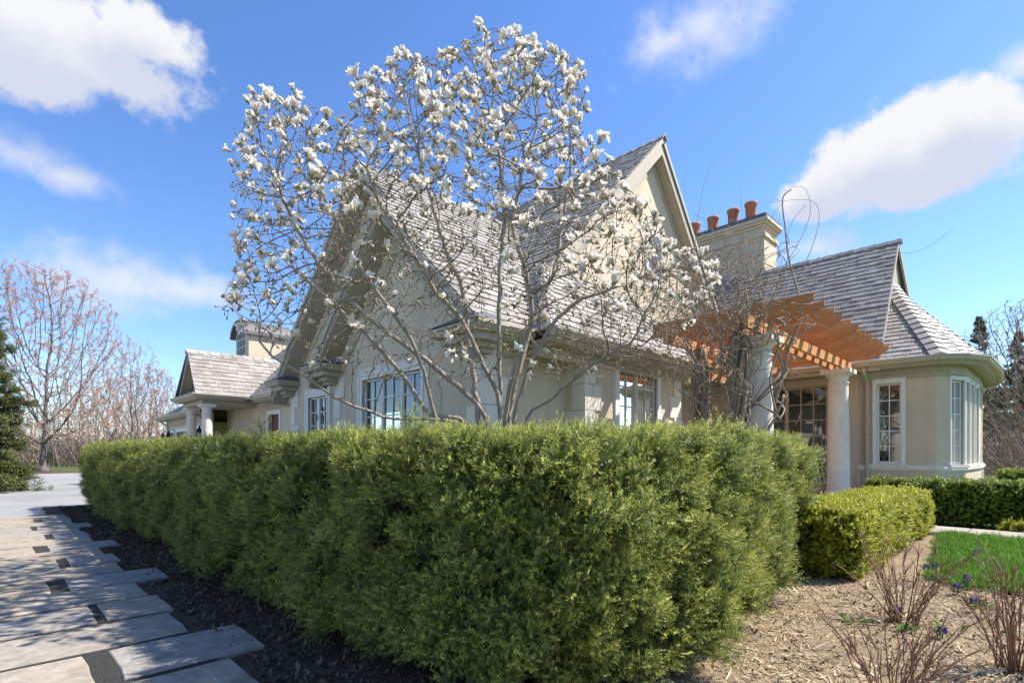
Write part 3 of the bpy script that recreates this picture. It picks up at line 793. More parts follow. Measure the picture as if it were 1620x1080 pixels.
# french door under the pergola
dr = window(PR, 3.98, 6.0, .08, 3.0, 2, 3, 6, .17, 0, 'door', 'trim', -.09, False, .28)
b = MB(); b.tube([PR(4.98, 1.1, -.06), PR(4.98, 1.1, -.01), PR(4.86, 1.1, -.01)], .011, 8); b.build('handle', 'black_metal', dr)
bay = [(3.3, VR), B0, C0, D0, E0, D1, C1_, B1]
b = MB(); b.sweep(bay, [(0, .80), (.05, .80), (.07, .84), (.07, .88), (.05, .90), (.04, .93), (0, .94)]); b.build('belt_moulding', 'limestone', house)
b = MB(); b.sweep(bay, [(0, 0), (.03, 0), (.03, .80), (0, .80)]); b.build('plinth', 'stucco', house)
def offset(path, d):
    out_ = []
    n = len(path)
    def nrm(a, c):
        du, dv = c[0]-a[0], c[1]-a[1]; L = math.hypot(du, dv); return (-dv/L, du/L)
    for i in range(n):
        if i == 0: N = nrm(path[0], path[1])
        elif i == n-1: N = nrm(path[-2], path[-1])
        else:
            n1 = nrm(path[i-1], path[i]); n2 = nrm(path[i], path[i+1]); q = (n1[0]+n2[0], n1[1]+n2[1]); L2 = q[0]**2+q[1]**2; N = (2*q[0]/L2, 2*q[1]/L2)
        out_.append((path[i][0]+N[0]*d, path[i][1]+N[1]*d))
    return out_
ring = offset([(9.0, VR), B0, C0, D0, E0, D1, C1_, B1, (9.0, 22.1)], .35)
rake_u0 = 2.77
SEAM = (rake_u0, ring[0][1])
P0 = W(3.19, RID[0], 6.16)
er = [SEAM]+ring[1:-1]+[(rake_u0, ring[-1][1])]
facets = [[W(*er[i], RZ), W(*er[i+1], RZ), P0] for i in range(len(er)-1)]
main_l = [W(9.5, ring[0][1], RZ), W(rake_u0, ring[0][1], RZ), W(2.98, *RID), W(9.5, *RID)]
main_r = [W(9.5, ring[-1][1], RZ), W(rake_u0, ring[-1][1], RZ), W(2.98, *RID), W(9.5, *RID)]
roof_c = roof_slab('roof', [main_l, main_r]+facets, thick=.07)
shingle_field(roof_c, [main_l[1], main_l[0], main_l[3], main_l[2]], UV, seed=8)
fn = []
for i, f in enumerate(facets):
    n_ = (f[1]-f[0]).cross(f[2]-f[0]).normalized(); n_ = n_ if n_.z > 0 else -n_; fn.append(n_)
    if i <= 4: shingle_field(roof_c, f, f[1]-f[0], seed=20+i, w0=.12, w1=.26)
nM = (main_l[1]-main_l[0]).cross(main_l[2]-main_l[0]).normalized(); nM = nM if nM.z > 0 else -nM
nN = (main_r[1]-main_r[0]).cross(main_r[2]-main_r[0]).normalized(); nN = nN if nN.z > 0 else -nN
caps(W(2.9, *RID), W(9.5, *RID), nM, nN, roof_c)
caps(W(*er[1], RZ), P0+Vector((0, 0, .02)), fn[0], (fn[1]+fn[2]).normalized(), roof_c, .29, .20, .04, 'hip_cap')
b = MB(); gp = [W(3.12, RID[0]-3.2, 3.9), W(3.12, RID[0], RID[1]-.12), W(3.12, RID[0]+3.2, 3.9)]
b.poly_slab(gp, .05); b.build('gable_wall', 'trim', house)
b = MB()
for sgn in (-1, 1):
    q0 = Vector((0, 0, 0)); e1 = W(2.97, *RID); e2 = W(rake_u0, RID[0]+sgn*(RID[0]-ring[0][1]), RZ)
    dn = Vector((0, 0, -.16)); th_ = W(.05, 0, 0)
    b.hexa([e1, e2, e2+dn, e1+dn, e1+th_, e2+th_, e2+dn+th_, e1+dn+th_])
b.build('rake_board', 'trim', house)
eave(er[:-1], RZ, .35, .24)
b = MB(); b.sweep([(7.3, ring[0][1]), SEAM], [(d, RZ+h) for d, h in GUT]); b.sweep([(7.3, ring[0][1]), SEAM], [(-.002, RZ-.005), (-.002, RZ-.2), (-.38, RZ-.2), (-.38, RZ-.17), (-.04, RZ-.17), (-.04, RZ-.005)]); b.build('gutter', 'gutter_paint', house)
downspout(PR, 3.08, .1, 3.3, .08, .36)
b = MB(); b.pbox(PR, 3.18, 3.24, 0, 3.2, .0, .04); b.build('corner_board', 'trim', house)

# chimney with four pots
b = MB(); cu0, cu1, cv0, cv1, cz = 6.92, 9.9, 19.3, 20.5, 9.42
b.box(cu0, cu1, cv0, cv1, 3.0, cz-.55)
for k, (g, z0, z1) in enumerate(((.06, cz-.55, cz-.42), (.0, cz-.42, cz-.22), (.05, cz-.22, cz-.12), (.12, cz-.12, cz-.02), (.17, cz-.02, cz+.08))):
    b.box(cu0-g, cu1+g, cv0-g, cv1+g, z0, z1)
chim = b.build('chimney', 'stucco', house)
b = MB(); b.box(cu0-.10, cu1+.10, cv0-.10, cv1+.10, cz+.081, cz+.24); g = .09; a_ = [W(cu0-g, cv0-g, cz+.241), W(cu1+g, cv0-g, cz+.241), W(cu1+g, cv1+g, cz+.241), W(cu0-g, cv1+g, cz+.241)]; g = -.25
c_ = [W(cu0-g, cv0-g, cz+.36), W(cu1+g, cv0-g, cz+.36), W(cu1+g, cv1+g, cz+.36), W(cu0-g, cv1+g, cz+.36)]
b.hexa(a_+c_); b.build('lead_cap', 'lead', chim)
for i, x in enumerate((1099, 1128, 1160, 1188)):
    xp = (x-810)/F_PX; Yp = 19.9/(UC*xp+US); up = (UC-US*xp)*Yp
    b = MB(); h_ = (.66, .68, .72, .76)[i]
    b.lathe(W(up, 19.9, cz+.28), [(.21, 0), (.205, .1), (.185, h_*.45), (.195, h_*.8), (.222, h_*.86), (.23, h_*.93), (.22, h_), (.17, h_), (.16, h_*.7)], 20); b.build('chimney_pot', 'terracotta', chim)

# ---- left rear: recessed wall, porch, garage, dormer
VW = 7.8; HZ = 3.42
P3 = frameV(VW)
wall(P3, 14.6, 27.0, 0, 3.3, [(20.6, 21.7, .1, 2.75)])
b = MB(); b.pbox(P3, 20.6, 21.7, .1, 2.75, -.16, -.10); fd = b.build('door', 'door_paint', house)
for k in range(2):
    for j in range(3): c = MB(); c.pbox(P3, 20.7+k*.48, 21.1+k*.48, .3+j*.8, .95+j*.8, -.10, -.085); c.build('panel', 'door_paint', fd)
b = MB(); b.pbox(P3, 20.45, 20.6, .1, 2.9, -.05, .05); b.pbox(P3, 21.7, 21.85, .1, 2.9, -.05, .05); b.pbox(P3, 20.6, 21.7, 2.75, 2.9, -.05, .049); b.build('door_casing', 'window_paint', house)
ev = 7.3; rdg = (11.0, HZ+3.7*.93)
main_s = [W(30.9, ev, HZ), W(14.3, ev, HZ), W(14.3, *rdg), W(27.6, *rdg)]
roof_d = roof_slab('roof', [main_s, [W(14.3, *rdg), W(27.6, *rdg), W(31, 14.7, HZ), W(14.3, 14.7, HZ)], [W(30.9, ev, HZ), W(27.6, *rdg), W(31, 14.7, HZ)]])
shingle_field(roof_d, [main_s[1], main_s[0], main_s[3], main_s[2]], UV, seed=31)
eave([(22.0, ev), (14.95, ev)], HZ, .46, .24)
downspout(P3, 19.3, .1, 3.25, .08, .36); 
# porch
pu0, pu1, pv = 22.75, 26.05, 5.45
PZ = 3.52; pr = ((pu0+pu1)/2, PZ+(pu1-pu0)/2*1.14)
pl_ = [W(pu0, pv, PZ), W(pu0, 8.6, PZ), W(pr[0], 8.6+1.6, pr[1]), W(pr[0], pv+.1, pr[1])]
prr = [W(pu1, pv, PZ), W(pu1, 8.6, PZ), W(pr[0], 8.6+1.6, pr[1]), W(pr[0], pv+.1, pr[1])]
roof_e = roof_slab('roof', [pl_, prr], thick=.08)
def keepE(c):
    u, v = toUV(c.x, c.y); return c.z > HZ+(v-ev)*.93-.12
shingle_field(roof_e, pl_, VV, expo=.225, w0=.20, w1=.42, thick=.034, keep=keepE, seed=9)
n1 = (pl_[1]-pl_[0]).cross(pl_[2]-pl_[0]).normalized(); n1 = n1 if n1.z > 0 else -n1
n2 = (prr[1]-prr[0]).cross(prr[2]-prr[0]).normalized(); n2 = n2 if n2.z > 0 else -n2
caps(W(pr[0], pv+.06, pr[1]), W(pr[0], 9.8, pr[1]), n1, n2, roof_e, .42, .2, .034)
b = MB(); b.prism(frameV(pv+.55), [(pu0+.3, PZ+.02), (pr[0], pr[1]-.25), (pu1-.3, PZ+.02)], 0, -.1); b.build('gable_wall', 'stucco', house)
PF = frameV(pv+.12)
for s_, (ua, ub) in enumerate(((pu0, pr[0]), (pu1, pr[0]))):
    b = MB(); b.prism(PF, [(ua, PZ), (ub, pr[1]), (ub, pr[1]-.34), (ua+(.26 if s_ == 0 else -.26), PZ)], 0, -.06); b.prism(PF, [(ua, PZ+.02), (ub, pr[1]+.02), (ub, pr[1]-.12), (ua, PZ-.1)], .001, .03)
    b.prism(PF, [(ua, PZ-.12), (ub, pr[1]-.12), (ub, pr[1]-.2), (ua+.1*(1 if s_ == 0 else -1), PZ-.12)], -.061, -.42); b.build('rake_board', 'trim', house)
eave([(pu1, 7.3), (pu1, pv), (pu0, pv), (pu0, ev-.02)], PZ, .40, .1)
b = MB(); b.box(pu0+.32, pu1-.32, pv+.32, 7.8, 3.17, 3.34); b.box(pu0+.28, pu1-.28, pv+.28, 7.8, 3.34, 3.46); b.build('porch_beam', 'trim', house)
TUSC = [(.30, 0), (.30, .09), (.285, .10), (.30, .13), (.305, .16), (.29, .20), (.26, .22), (.245, .25), (.238, .8), (.23, 1.5), (.205, 2.85), (.205, 2.9), (.225, 2.91), (.225, 2.94), (.205, 2.95), (.205, 3.05), (.23, 3.08), (.275, 3.13), (.285, 3.15)]
def column(loc, top, r=1.0, parent=None, name='column', mat='limestone', ab=True):
    k = top/3.27; b = MB()
    b.lathe(loc, [(rr_*r, zz_*k if zz_ > .3 else zz_) for rr_, zz_ in TUSC], 32)
    o = b.build(name, mat, parent)
    if ab:
        u, v = toUV(loc[0], loc[1]); z = loc[2]
        c = MB(); c.box(u-.31*r, u+.31*r, v-.31*r, v+.31*r, z+3.15*k, z+top); bevel(c.build('capital', mat, o), .008)
        c = MB(); c.box(u-.33*r, u+.33*r, v-.33*r, v+.33*r, z-.06, z+.0); bevel(c.build('base', mat, o), .008)
    return o
column(W(23.25, 5.98, .1), 3.07, .86, house); column(W(25.55, 5.98, .1), 3.07, .86, house)
b = MB(); b.box(pu0+.3, pu1-.3, pv+.25, 7.8, 0, .1); b.build('porch_step', 'paving', house)
# garage wing
VGA = 6.9; PGa = frameV(VGA); gz = 3.2
ghole = [(27.6, 29.7, .0, 2.35), (30.3, 32.4, .0, 2.35), (32.95, 34.0, .0, 2.35)]
wall(PGa, 26.6, 34.4, 0, 3.1, ghole)
for (a0, a1, z0, z1) in ghole:
    b = MB(); b.pbox(PGa, a0, a1, z0, z1, -.2, -.14); gd = b.build('garage_door', 'garage_paint', house)
    n_ = int((a1-a0)/.35)
    for k in range(n_): c = MB(); c.pbox(PGa, a0+(a1-a0)*k/n_+.02, a0+(a1-a0)*(k+1)/n_-.02, z0+.05, z1-.05, -.14, -.12); c.build('panel', 'garage_paint', gd)
    b = MB(); b.pbox(PGa, a0-.2, a0, z0, z1+.2, -.1, .04); b.pbox(PGa, a1, a1+.2, z0, z1+.2, -.1, .04); b.pbox(PGa, a0, a1, z1, z1+.2, -.1, .039); b.build('door_casing', 'window_paint', house)
b = MB(); b.box(34.2, 34.4, 7.1, 13, 0, 3.1); b.build('wall', 'stucco', house)
gpoly = [W(34.9, 6.45, gz), W(26.2, 6.45, gz), W(26.2, 9.6, gz+2.2), W(31.8, 9.6, gz+2.2)]
roof_f = roof_slab('roof', [gpoly, [W(34.9, 6.45, gz), W(31.8, 9.6, gz+2.2), W(34.9, 13, gz)], [W(26.2, 9.6, gz+2.2), W(31.8, 9.6, gz+2.2), W(34.9, 13, gz), W(26.2, 13, gz)]])
shingle_field(roof_f, [gpoly[1], gpoly[0], gpoly[3], gpoly[2]], UV, seed=33)
eave([(34.9, 13), (34.9, 6.45), (26.2, 6.45)], gz, .42, .3)
downspout(PGa, 34.1, .1, 3.1, .08, .36); downspout(PGa, 26.75, .1, 3.1, .08, .36)
# arched dormer
VD = 9.3; PD = frameV(VD); du_, dz_ = 29.7, 5.3
hw = 1.0
b = MB(); arcp = [(du_+hw*math.cos(R(a)), 7.35+.72*math.sin(R(a))) for a in range(0, 181, 12)]
b.prism(PD, [(du_+hw, dz_)]+arcp+[(du_-hw, dz_)], 0, -2.2); dm = b.build('dormer', 'stucco', house)
b = MB()
for (hw2, zz2, d0, d1) in ((1.16, .86, .26, -2.2),):
    outer = [(du_+hw2*math.cos(R(a)), 7.36+zz2*math.sin(R(a))) for a in range(0, 181, 12)]; inner = [(du_+(hw+.01)*math.cos(R(a)), 7.35+.735*math.sin(R(a))) for a in range(180, -1, -12)]
    n = len(outer)
    for i in range(n-1):
        q = [outer[i], outer[i+1], inner[n-2-i], inner[n-1-i]]
        b.prism(PD, q, d0, d1)
b.build('dormer_hood', 'lead', dm)
b = MB(); hw3 = .72
arcw = [(du_+hw3*math.cos(R(a)), 7.25+.55*math.sin(R(a))) for a in range(0, 181, 12)]
b.prism(PD, [(du_+hw3, 5.9)]+arcw+[(du_-hw3, 5.9)], 0.001, .05); dw = b.build('window', 'window_paint', dm)
for i in range(3):
    for j in range(4):
        a0 = du_-hw3+.08+i*.44; z0 = 5.98+j*.42
        top = min(.38, 7.25+.55*math.sqrt(max(0, 1-((abs(a0+.18-du_)+.1)/hw3)**2))-z0-.08)
        if top > .1:
            c = MB(); c.pbox(PD, a0, a0+.185, z0, z0+top, .051, .056); c.pbox(PD, a0+.205, a0+.39, z0, z0+top, .051, .056); c.build('pane', 'lead', dw)

# interior seen through the glass: floor, ceiling and partitions
b = MB(); b.box(1.9, 7.2, 15.75, 21.8, .04, .1); b.box(6.4, 14.3, 6.1, 15.4, .04, .1); b.box(5.95, 6.38, 7.7, 10.6, .04, .1); b.build('floor', 'interior', house)
b = MB(); b.box(2.0, 7.2, 15.75, 21.8, 3.22, 3.28); b.box(6.4, 14.3, 6.1, 15.4, 3.22, 3.28); b.box(5.95, 6.38, 7.7, 10.6, 3.05, 3.1); b.build('ceiling', 'interior', house)
b = MB(); b.box(2.6, 7.3, 19.6, 19.7, .1, 3.2); b.box(7.4, 14.3, 9.3, 9.4, .1, 3.2); b.box(9.6, 9.7, 6.2, 9.2, .1, 3.2); b.build('partition', 'interior', house)
b = MB()
for (u0, u1) in ((3.99, 4.35), (5.55, 5.98)):
    n = 14
    vs = []
    for k in range(n+1):
        uu = u0+(u1-u0)*k/n; vv_ = VR+.36+.03*math.sin(k*1.9)
        vs += [W(uu, vv_, .15), W(uu, vv_, 3.0)]
    b.add(vs, [(2*k, 2*k+2, 2*k+3, 2*k+1) for k in range(n)], 0, True)
b.build('curtain', 'curtain_cloth', house, fix=False)

# shingles: the 300 that show largest are pieces of their own, the rest one mass per roof
def seen(c):
    if c.y < .5: return False
    x = 810+F_PX*c.x/c.y; y = HOR-F_PX*(c.z-EYE)/c.y
    return -20 < x < 1640 and -20 < y < 760
quota = {roof_a.name: 70, roof_b.name: 30, roof_c.name: 130, roof_e.name: 70}
byroof = {}
for s_ in SHINGLES: byroof.setdefault(s_[0].name, []).append(s_)
US_ = np.array(UNIT_S)
for rn, lst in byroof.items():
    lst.sort(key=lambda q: (not seen(q[2]), q[2].y))
    q = quota.get(rn, 0); ro = lst[0][0]
    for s_ in lst[:q]: place(SHINGLE, 'shingle', s_[1], ro)
    vs = []; fs = []
    for k, s_ in enumerate(lst[q:]):
        M = np.array(s_[1]); pts = US_ @ M[:3, :3].T + M[:3, 3]; o8 = 8*k
        vs.extend(map(Vector, pts.tolist())); fs += [(o8+4, o8+5, o8+6, o8+7), (o8, o8+1, o8+5, o8+4), (o8+1, o8+2, o8+6, o8+5), (o8+3, o8, o8+4, o8+7)]
    if fs:
        b = MB(); b.add(vs, fs); b.build('shingle_courses', 'shingle', ro, fix=False)['kind'] = 'stuff'

# ================================================================ things on and by the house
def lantern(loc, label):
    e = empty('wall_lantern', loc, label, 'lantern', 'black lanterns on the garage wall')
    l = Vector(loc); b = MB(); b.lathe(l, [(.06, 0), (.10, .02), (.10, .05)], 6); b.lathe(l+Vector((0, 0, .38)), [(.17, 0), (.15, .05), (.07, .14), (.03, .2), (.03, .26)], 6)
    for k in range(6): a = k*math.pi/3; b.tube([l+Vector((.09*math.cos(a), .09*math.sin(a), .05)), l+Vector((.13*math.cos(a), .13*math.sin(a), .38))], .01, 4)
    b.build('cage', 'black_metal', e)
    b = MB(); b.lathe(l, [(.08, .05), (.12, .375)], 6); b.build('glass', 'glass', e)
    b = MB(); b.tube([l+Vector((0, 0, .6)), l+Vector((0, 0, .72))+VV*.1, l+Vector((0, 0, .66))+VV*.26, l+Vector((0, 0, .5))+VV*.3], .016, 6); b.build('bracket', 'black_metal', e)
lantern(W(34.1, VGA-.3, 1.75), 'black wall lantern at the far end of the garage')
lantern(W(32.67, VGA-.3, 1.8), 'black wall lantern on the pier between the garage doors')
lantern(W(26.85, VGA-.3, 1.85), 'black wall lantern beside the porch columns')

lamp_g = 'white lamps behind the bay window'
for i, (u, v, z, lab) in enumerate(((2.75, 16.25, 1.1, 'white shaded table lamp standing low inside the bay window'), (2.62, 17.3, 1.95, 'white lampshade glimpsed higher up deep inside the bay window'))):
    e = empty('table_lamp', W(u, v, z), lab, 'lamp', lamp_g)
    b = MB(); b.lathe(W(u, v, z), [(.09, 0), (.1, .03), (.05, .06), (.12, .2), (.11, .3), (.03, .38), (.02, .45)], 16); b.build('lamp_base', 'lamp_china', e)
    b = MB(); b.lathe(W(u, v, z+.36), [(.22, 0), (.14, .36), (.13, .36), (.21, .0)], 20); b.build('lamp_shade', 'lamp_linen', e)
    e2 = empty('side_table', W(u, v, .1), 'dark side table carrying the %s lamp inside the bay' % ('low' if i == 0 else 'tall'), 'table')
    b = MB(); b.lathe(W(u, v, z-.035), [(.36, 0), (.37, .015), (.36, .035)], 24); b.build('table_top', 'lamp_china', e2)
    b = MB(); b.lathe(W(u, v, .1), [(.2, 0), (.2, .03), (.04, .08), (.035, z-.15)], 16); b.build('leg', 'lamp_china', e2)

# pergola on two stone columns
perg = empty('pergola', W(3.65, 11.8, .06), 'orange cedar pergola with curved rafter tails on stone columns', 'pergola')
column(W(3.47, 9.43, .1), 3.12, 1.0, perg); column(W(3.47, 14.44, .1), 3.12, 1.0, perg)
BZ0, BZ1 = 3.22, 3.42
for u0 in (3.31, 3.56):
    b = MB(); b.box(u0, u0+.07, 8.55, 15.08, BZ0, BZ1); bevel(b.build('beam', 'cedar', perg), .006)
for u0 in (4.85, 5.55, 6.4):
    b = MB(); v1_ = 15.08; v0_ = 8.75 if u0 < 5.3 else 10.95; b.box(u0, u0+.07, v0_, v1_, BZ0+.02, BZ1); bevel(b.build('beam', 'cedar', perg), .006)
def rafter(v, ub, tail=2.5):
    z0, z1 = BZ1+.003, BZ1+.275
    prof = [(ub, z0), (ub, z1), (tail, z1), (tail+.01, z1-.06)]
    for k in range(9):
        a = k/8; prof.append((tail+.02+.50*a**1.25, z1-.08-(z1-.08-z0)*math.sin(a*math.pi/2)))
    b = MB(); b.prism(lambda a, z, d: W(a, v+d, z), prof, -.026, .026)
    return bevel(b.build('rafter', 'cedar', perg), .005)
vv_ = 9.06
while vv_ < 15.0:
    rafter(vv_, 5.3 if vv_ < 10.9 else 7.25); vv_ += .56
# ================================================================ plants
# ---- sprig prototypes
def needle_sprig(name, mat, seed, L=.11, side=5, nl=.025, nw=.0044, dens=250, droop=.0, twig='twig_bark', flat=.5):
    """a leafy conifer shoot along +z: main axis, side shoots, needles all round; 'tip' grows towards the shoot ends"""
    rg_ = random.Random(seed); b = MB(); tips = []
    def shoot(p, d, ln, tip0):
        n = max(6, int(ln*dens)); side_ = d.orthogonal().normalized(); up_ = d.cross(side_)
        for k in range(n):
            t_ = (k+.5)/n; c = p+d*(ln*t_)
            a = rg_.uniform(0, 2*math.pi) if rg_.random() > flat else (0 if k % 2 else math.pi)+rg_.gauss(0, .35)
            out_ = side_*math.cos(a)+up_*math.sin(a)
            nd = (out_*rg_.uniform(.75, 1.05)+d*rg_.uniform(.45, .95)+Vector((rg_.gauss(0, .12), rg_.gauss(0, .12), rg_.gauss(0, .12)))).normalized()
            l_ = nl*rg_.uniform(.7, 1.15)*(1-.45*max(0, t_-.75)/.25); w_ = nd.cross(d).normalized()*nw*.5
            m_ = c+nd*l_*.55
            b.add([c, m_+w_, c+nd*l_, m_-w_], [(0, 1, 2, 3)])
            tp = max(0, min(1, tip0*(t_-.35)/.65+rg_.uniform(-.1, .12))); tips.extend([tp*.5, tp, tp, tp])
        q = d.orthogonal().normalized()*.0014; r2 = d.cross(q)
        b.add([p+q, p-q*.5+r2*.8, p-q*.5-r2*.8, p+d*ln], [(0, 1, 3), (1, 2, 3), (2, 0, 3)], 1); tips.extend([0, 0, 0, 0])
    z = Vector((0, 0, 1)); shoot(Vector((0, 0, 0)), z, L, 1.0)
    for k in range(side):
        a = k*2.4+rg_.uniform(-.4, .4); h = L*(.1+.55*k/side)
        d = (Vector((math.cos(a), math.sin(a), 0))*rg_.uniform(.55, .9)+z*rg_.uniform(.7, 1.0)).normalized()
        shoot(z*h, d, L*rg_.uniform(.45, .7)*(1-.25*k/side), rg_.uniform(.5, 1.0))
    b.tip = tips
    return b.mesh(name, [mat, twig], fix=False)
YEW = proto_collection('yew_sprig', [needle_sprig('yew_sprig', 'yew', 40+i, .13+.014*i, 6+i % 2, .024, .0040, 235, flat=.6) for i in range(5)])
SPR = proto_collection('spruce_sprig', [needle_sprig('spruce_sprig', 'spruce', 60+i, .5, 6, .10, .022, 60, flat=.2) for i in range(3)])
CED = proto_collection('cedar_sprig', [needle_sprig('cedar_sprig', 'cedar_leaf', 70+i, .26, 6, .05, .014, 120, flat=.7) for i in range(3)])
def leaf_sprig(name, mat, seed, L=.075, n=16, ll=.02, lw=.011):
    rg_ = random.Random(seed); b = MB(); tips = []
    for st in range(3):
        ax = (Vector((rg_.gauss(0, .45), rg_.gauss(0, .45), 1))).normalized(); ln = L*rg_.uniform(.7, 1.1)
        for k in range(n):
            t_ = (k+1)/n; c = ax*(ln*t_); a = k*2.2+rg_.uniform(-.4, .4)
            sd_ = ax.orthogonal().normalized(); o_ = sd_*math.cos(a)+ax.cross(sd_)*math.sin(a)
            d = (o_*rg_.uniform(.7, 1)+ax*rg_.uniform(.3, .9)).normalized(); w_ = d.cross(ax).normalized(); l_ = ll*rg_.uniform(.7, 1.15); nn = w_.cross(d)
            b.add([c, c+d*l_*.45+w_*lw*.5+nn*.001, c+d*l_, c+d*l_*.45-w_*lw*.5+nn*.001], [(0, 1, 2, 3)])
            tp = max(0, min(1, (t_-.3)/.7+rg_.uniform(-.15, .15))); tips.extend([tp*.6, tp, tp, tp])
    b.tip = tips
    return b.mesh(name, [mat], fix=False)
BOX = proto_collection('box_sprig', [leaf_sprig('box_sprig', 'box', 80+i) for i in range(4)])
GBOX = proto_collection('golden_sprig', [leaf_sprig('golden_sprig', 'golden_box', 90+i) for i in range(4)])

def hedge(name, label, parts, coll, dens, size, seed, lump=.06, core_mat='hedge_heart', inset=.16, taper=.10, group=None, top_in=.5, heart=True, lump_f=2.6):
    """parts: list of dicts: rect in plan (u0,u1,v0,v1), z top function, faces wanted ('-v','-u','+u','+v','top')"""
    rgn = np.random.default_rng(seed)
    c0 = parts[0]; e = empty(name, W((c0['r'][0]+c0['r'][1])/2, (c0['r'][2]+c0['r'][3])/2, 0), label, 'hedge', group)
    P_, D_, S_ = [], [], []
    for pt in parts:
        u0, u1, v0, v1 = pt['r']; zt = pt['z']; z0 = pt.get('z0', .1)
        for f in pt['faces']:
            if f in ('-v', '+v'): area = (u1-u0)*(zt-z0)
            elif f in ('-u', '+u'): area = (v1-v0)*(zt-z0)
            else: area = (u1-u0)*(v1-v0)
            n = int(area*dens*pt.get('k', 1))
            a = rgn.random(n); h = rgn.random(n)
            for i in range(n):
                hh = h[i]; z = z0+(zt-z0)*hh
                back = taper*(1-hh)**2 + .10*max(0, (hh-.86)/.14)**2      # skirt drawn in, shoulder rounded
                if f in ('-v', '+v'):
                    u = u0+(u1-u0)*a[i]; s_ = -1 if f == '-v' else 1; v = v0 if f == '-v' else v1; N = (0, s_)
                elif f in ('-u', '+u'):
                    v = v0+(v1-v0)*a[i]; s_ = -1 if f == '-u' else 1; u = u0 if f == '-u' else u1; N = (s_, 0)
                else:
                    u = u0+(u1-u0)*a[i]; v = v0+(v1-v0)*h[i]; z = zt; N = (0, 0); back = 0
                p = Vector((u, v, z))
                lm = mnoise.noise(Vector((u*lump_f+seed, v*lump_f, z*lump_f*.45)))*1.6*lump+mnoise.noise(Vector((u*7.3, v*7.3+seed, z*5)))*lump*.85
                dep = rgn.exponential(.035) if rgn.random() > .1 else -rgn.uniform(0, .05)
                sh = lm-back-min(dep, .16)
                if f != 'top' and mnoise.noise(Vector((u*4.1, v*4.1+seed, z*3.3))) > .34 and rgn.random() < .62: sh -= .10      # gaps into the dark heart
                if f == 'top':
                    wp = W(u, v, zt+lm*.45-min(dep, .12)); d = Vector((0, 0, 1))
                    d += Vector((rgn.normal(0, .35), rgn.normal(0, .35), 0))
                else:
                    cr = pt.get('round', .0)
                    wp = W(u+N[0]*sh, v+N[1]*sh, z)
                    nw = (UV*N[0]+VV*N[1])
                    d = nw*.72+Vector((0, 0, rgn.uniform(.25, 1.1)+.7*max(0, (hh-.85)/.15)))+Vector((rgn.normal(0, .42), rgn.normal(0, .42), rgn.normal(0, .25)))
                if 'cut' in pt and not pt['cut'](wp): continue
                P_.append(tuple(wp)); D_.append(tuple(d)); S_.append(size*rgn.uniform(.75, 1.3))
    scatter('foliage', P_, D_, S_, coll, e, rng=rgn)
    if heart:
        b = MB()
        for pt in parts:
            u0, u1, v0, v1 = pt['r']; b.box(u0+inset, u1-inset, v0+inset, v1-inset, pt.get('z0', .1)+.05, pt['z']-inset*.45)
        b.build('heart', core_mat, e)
    return e

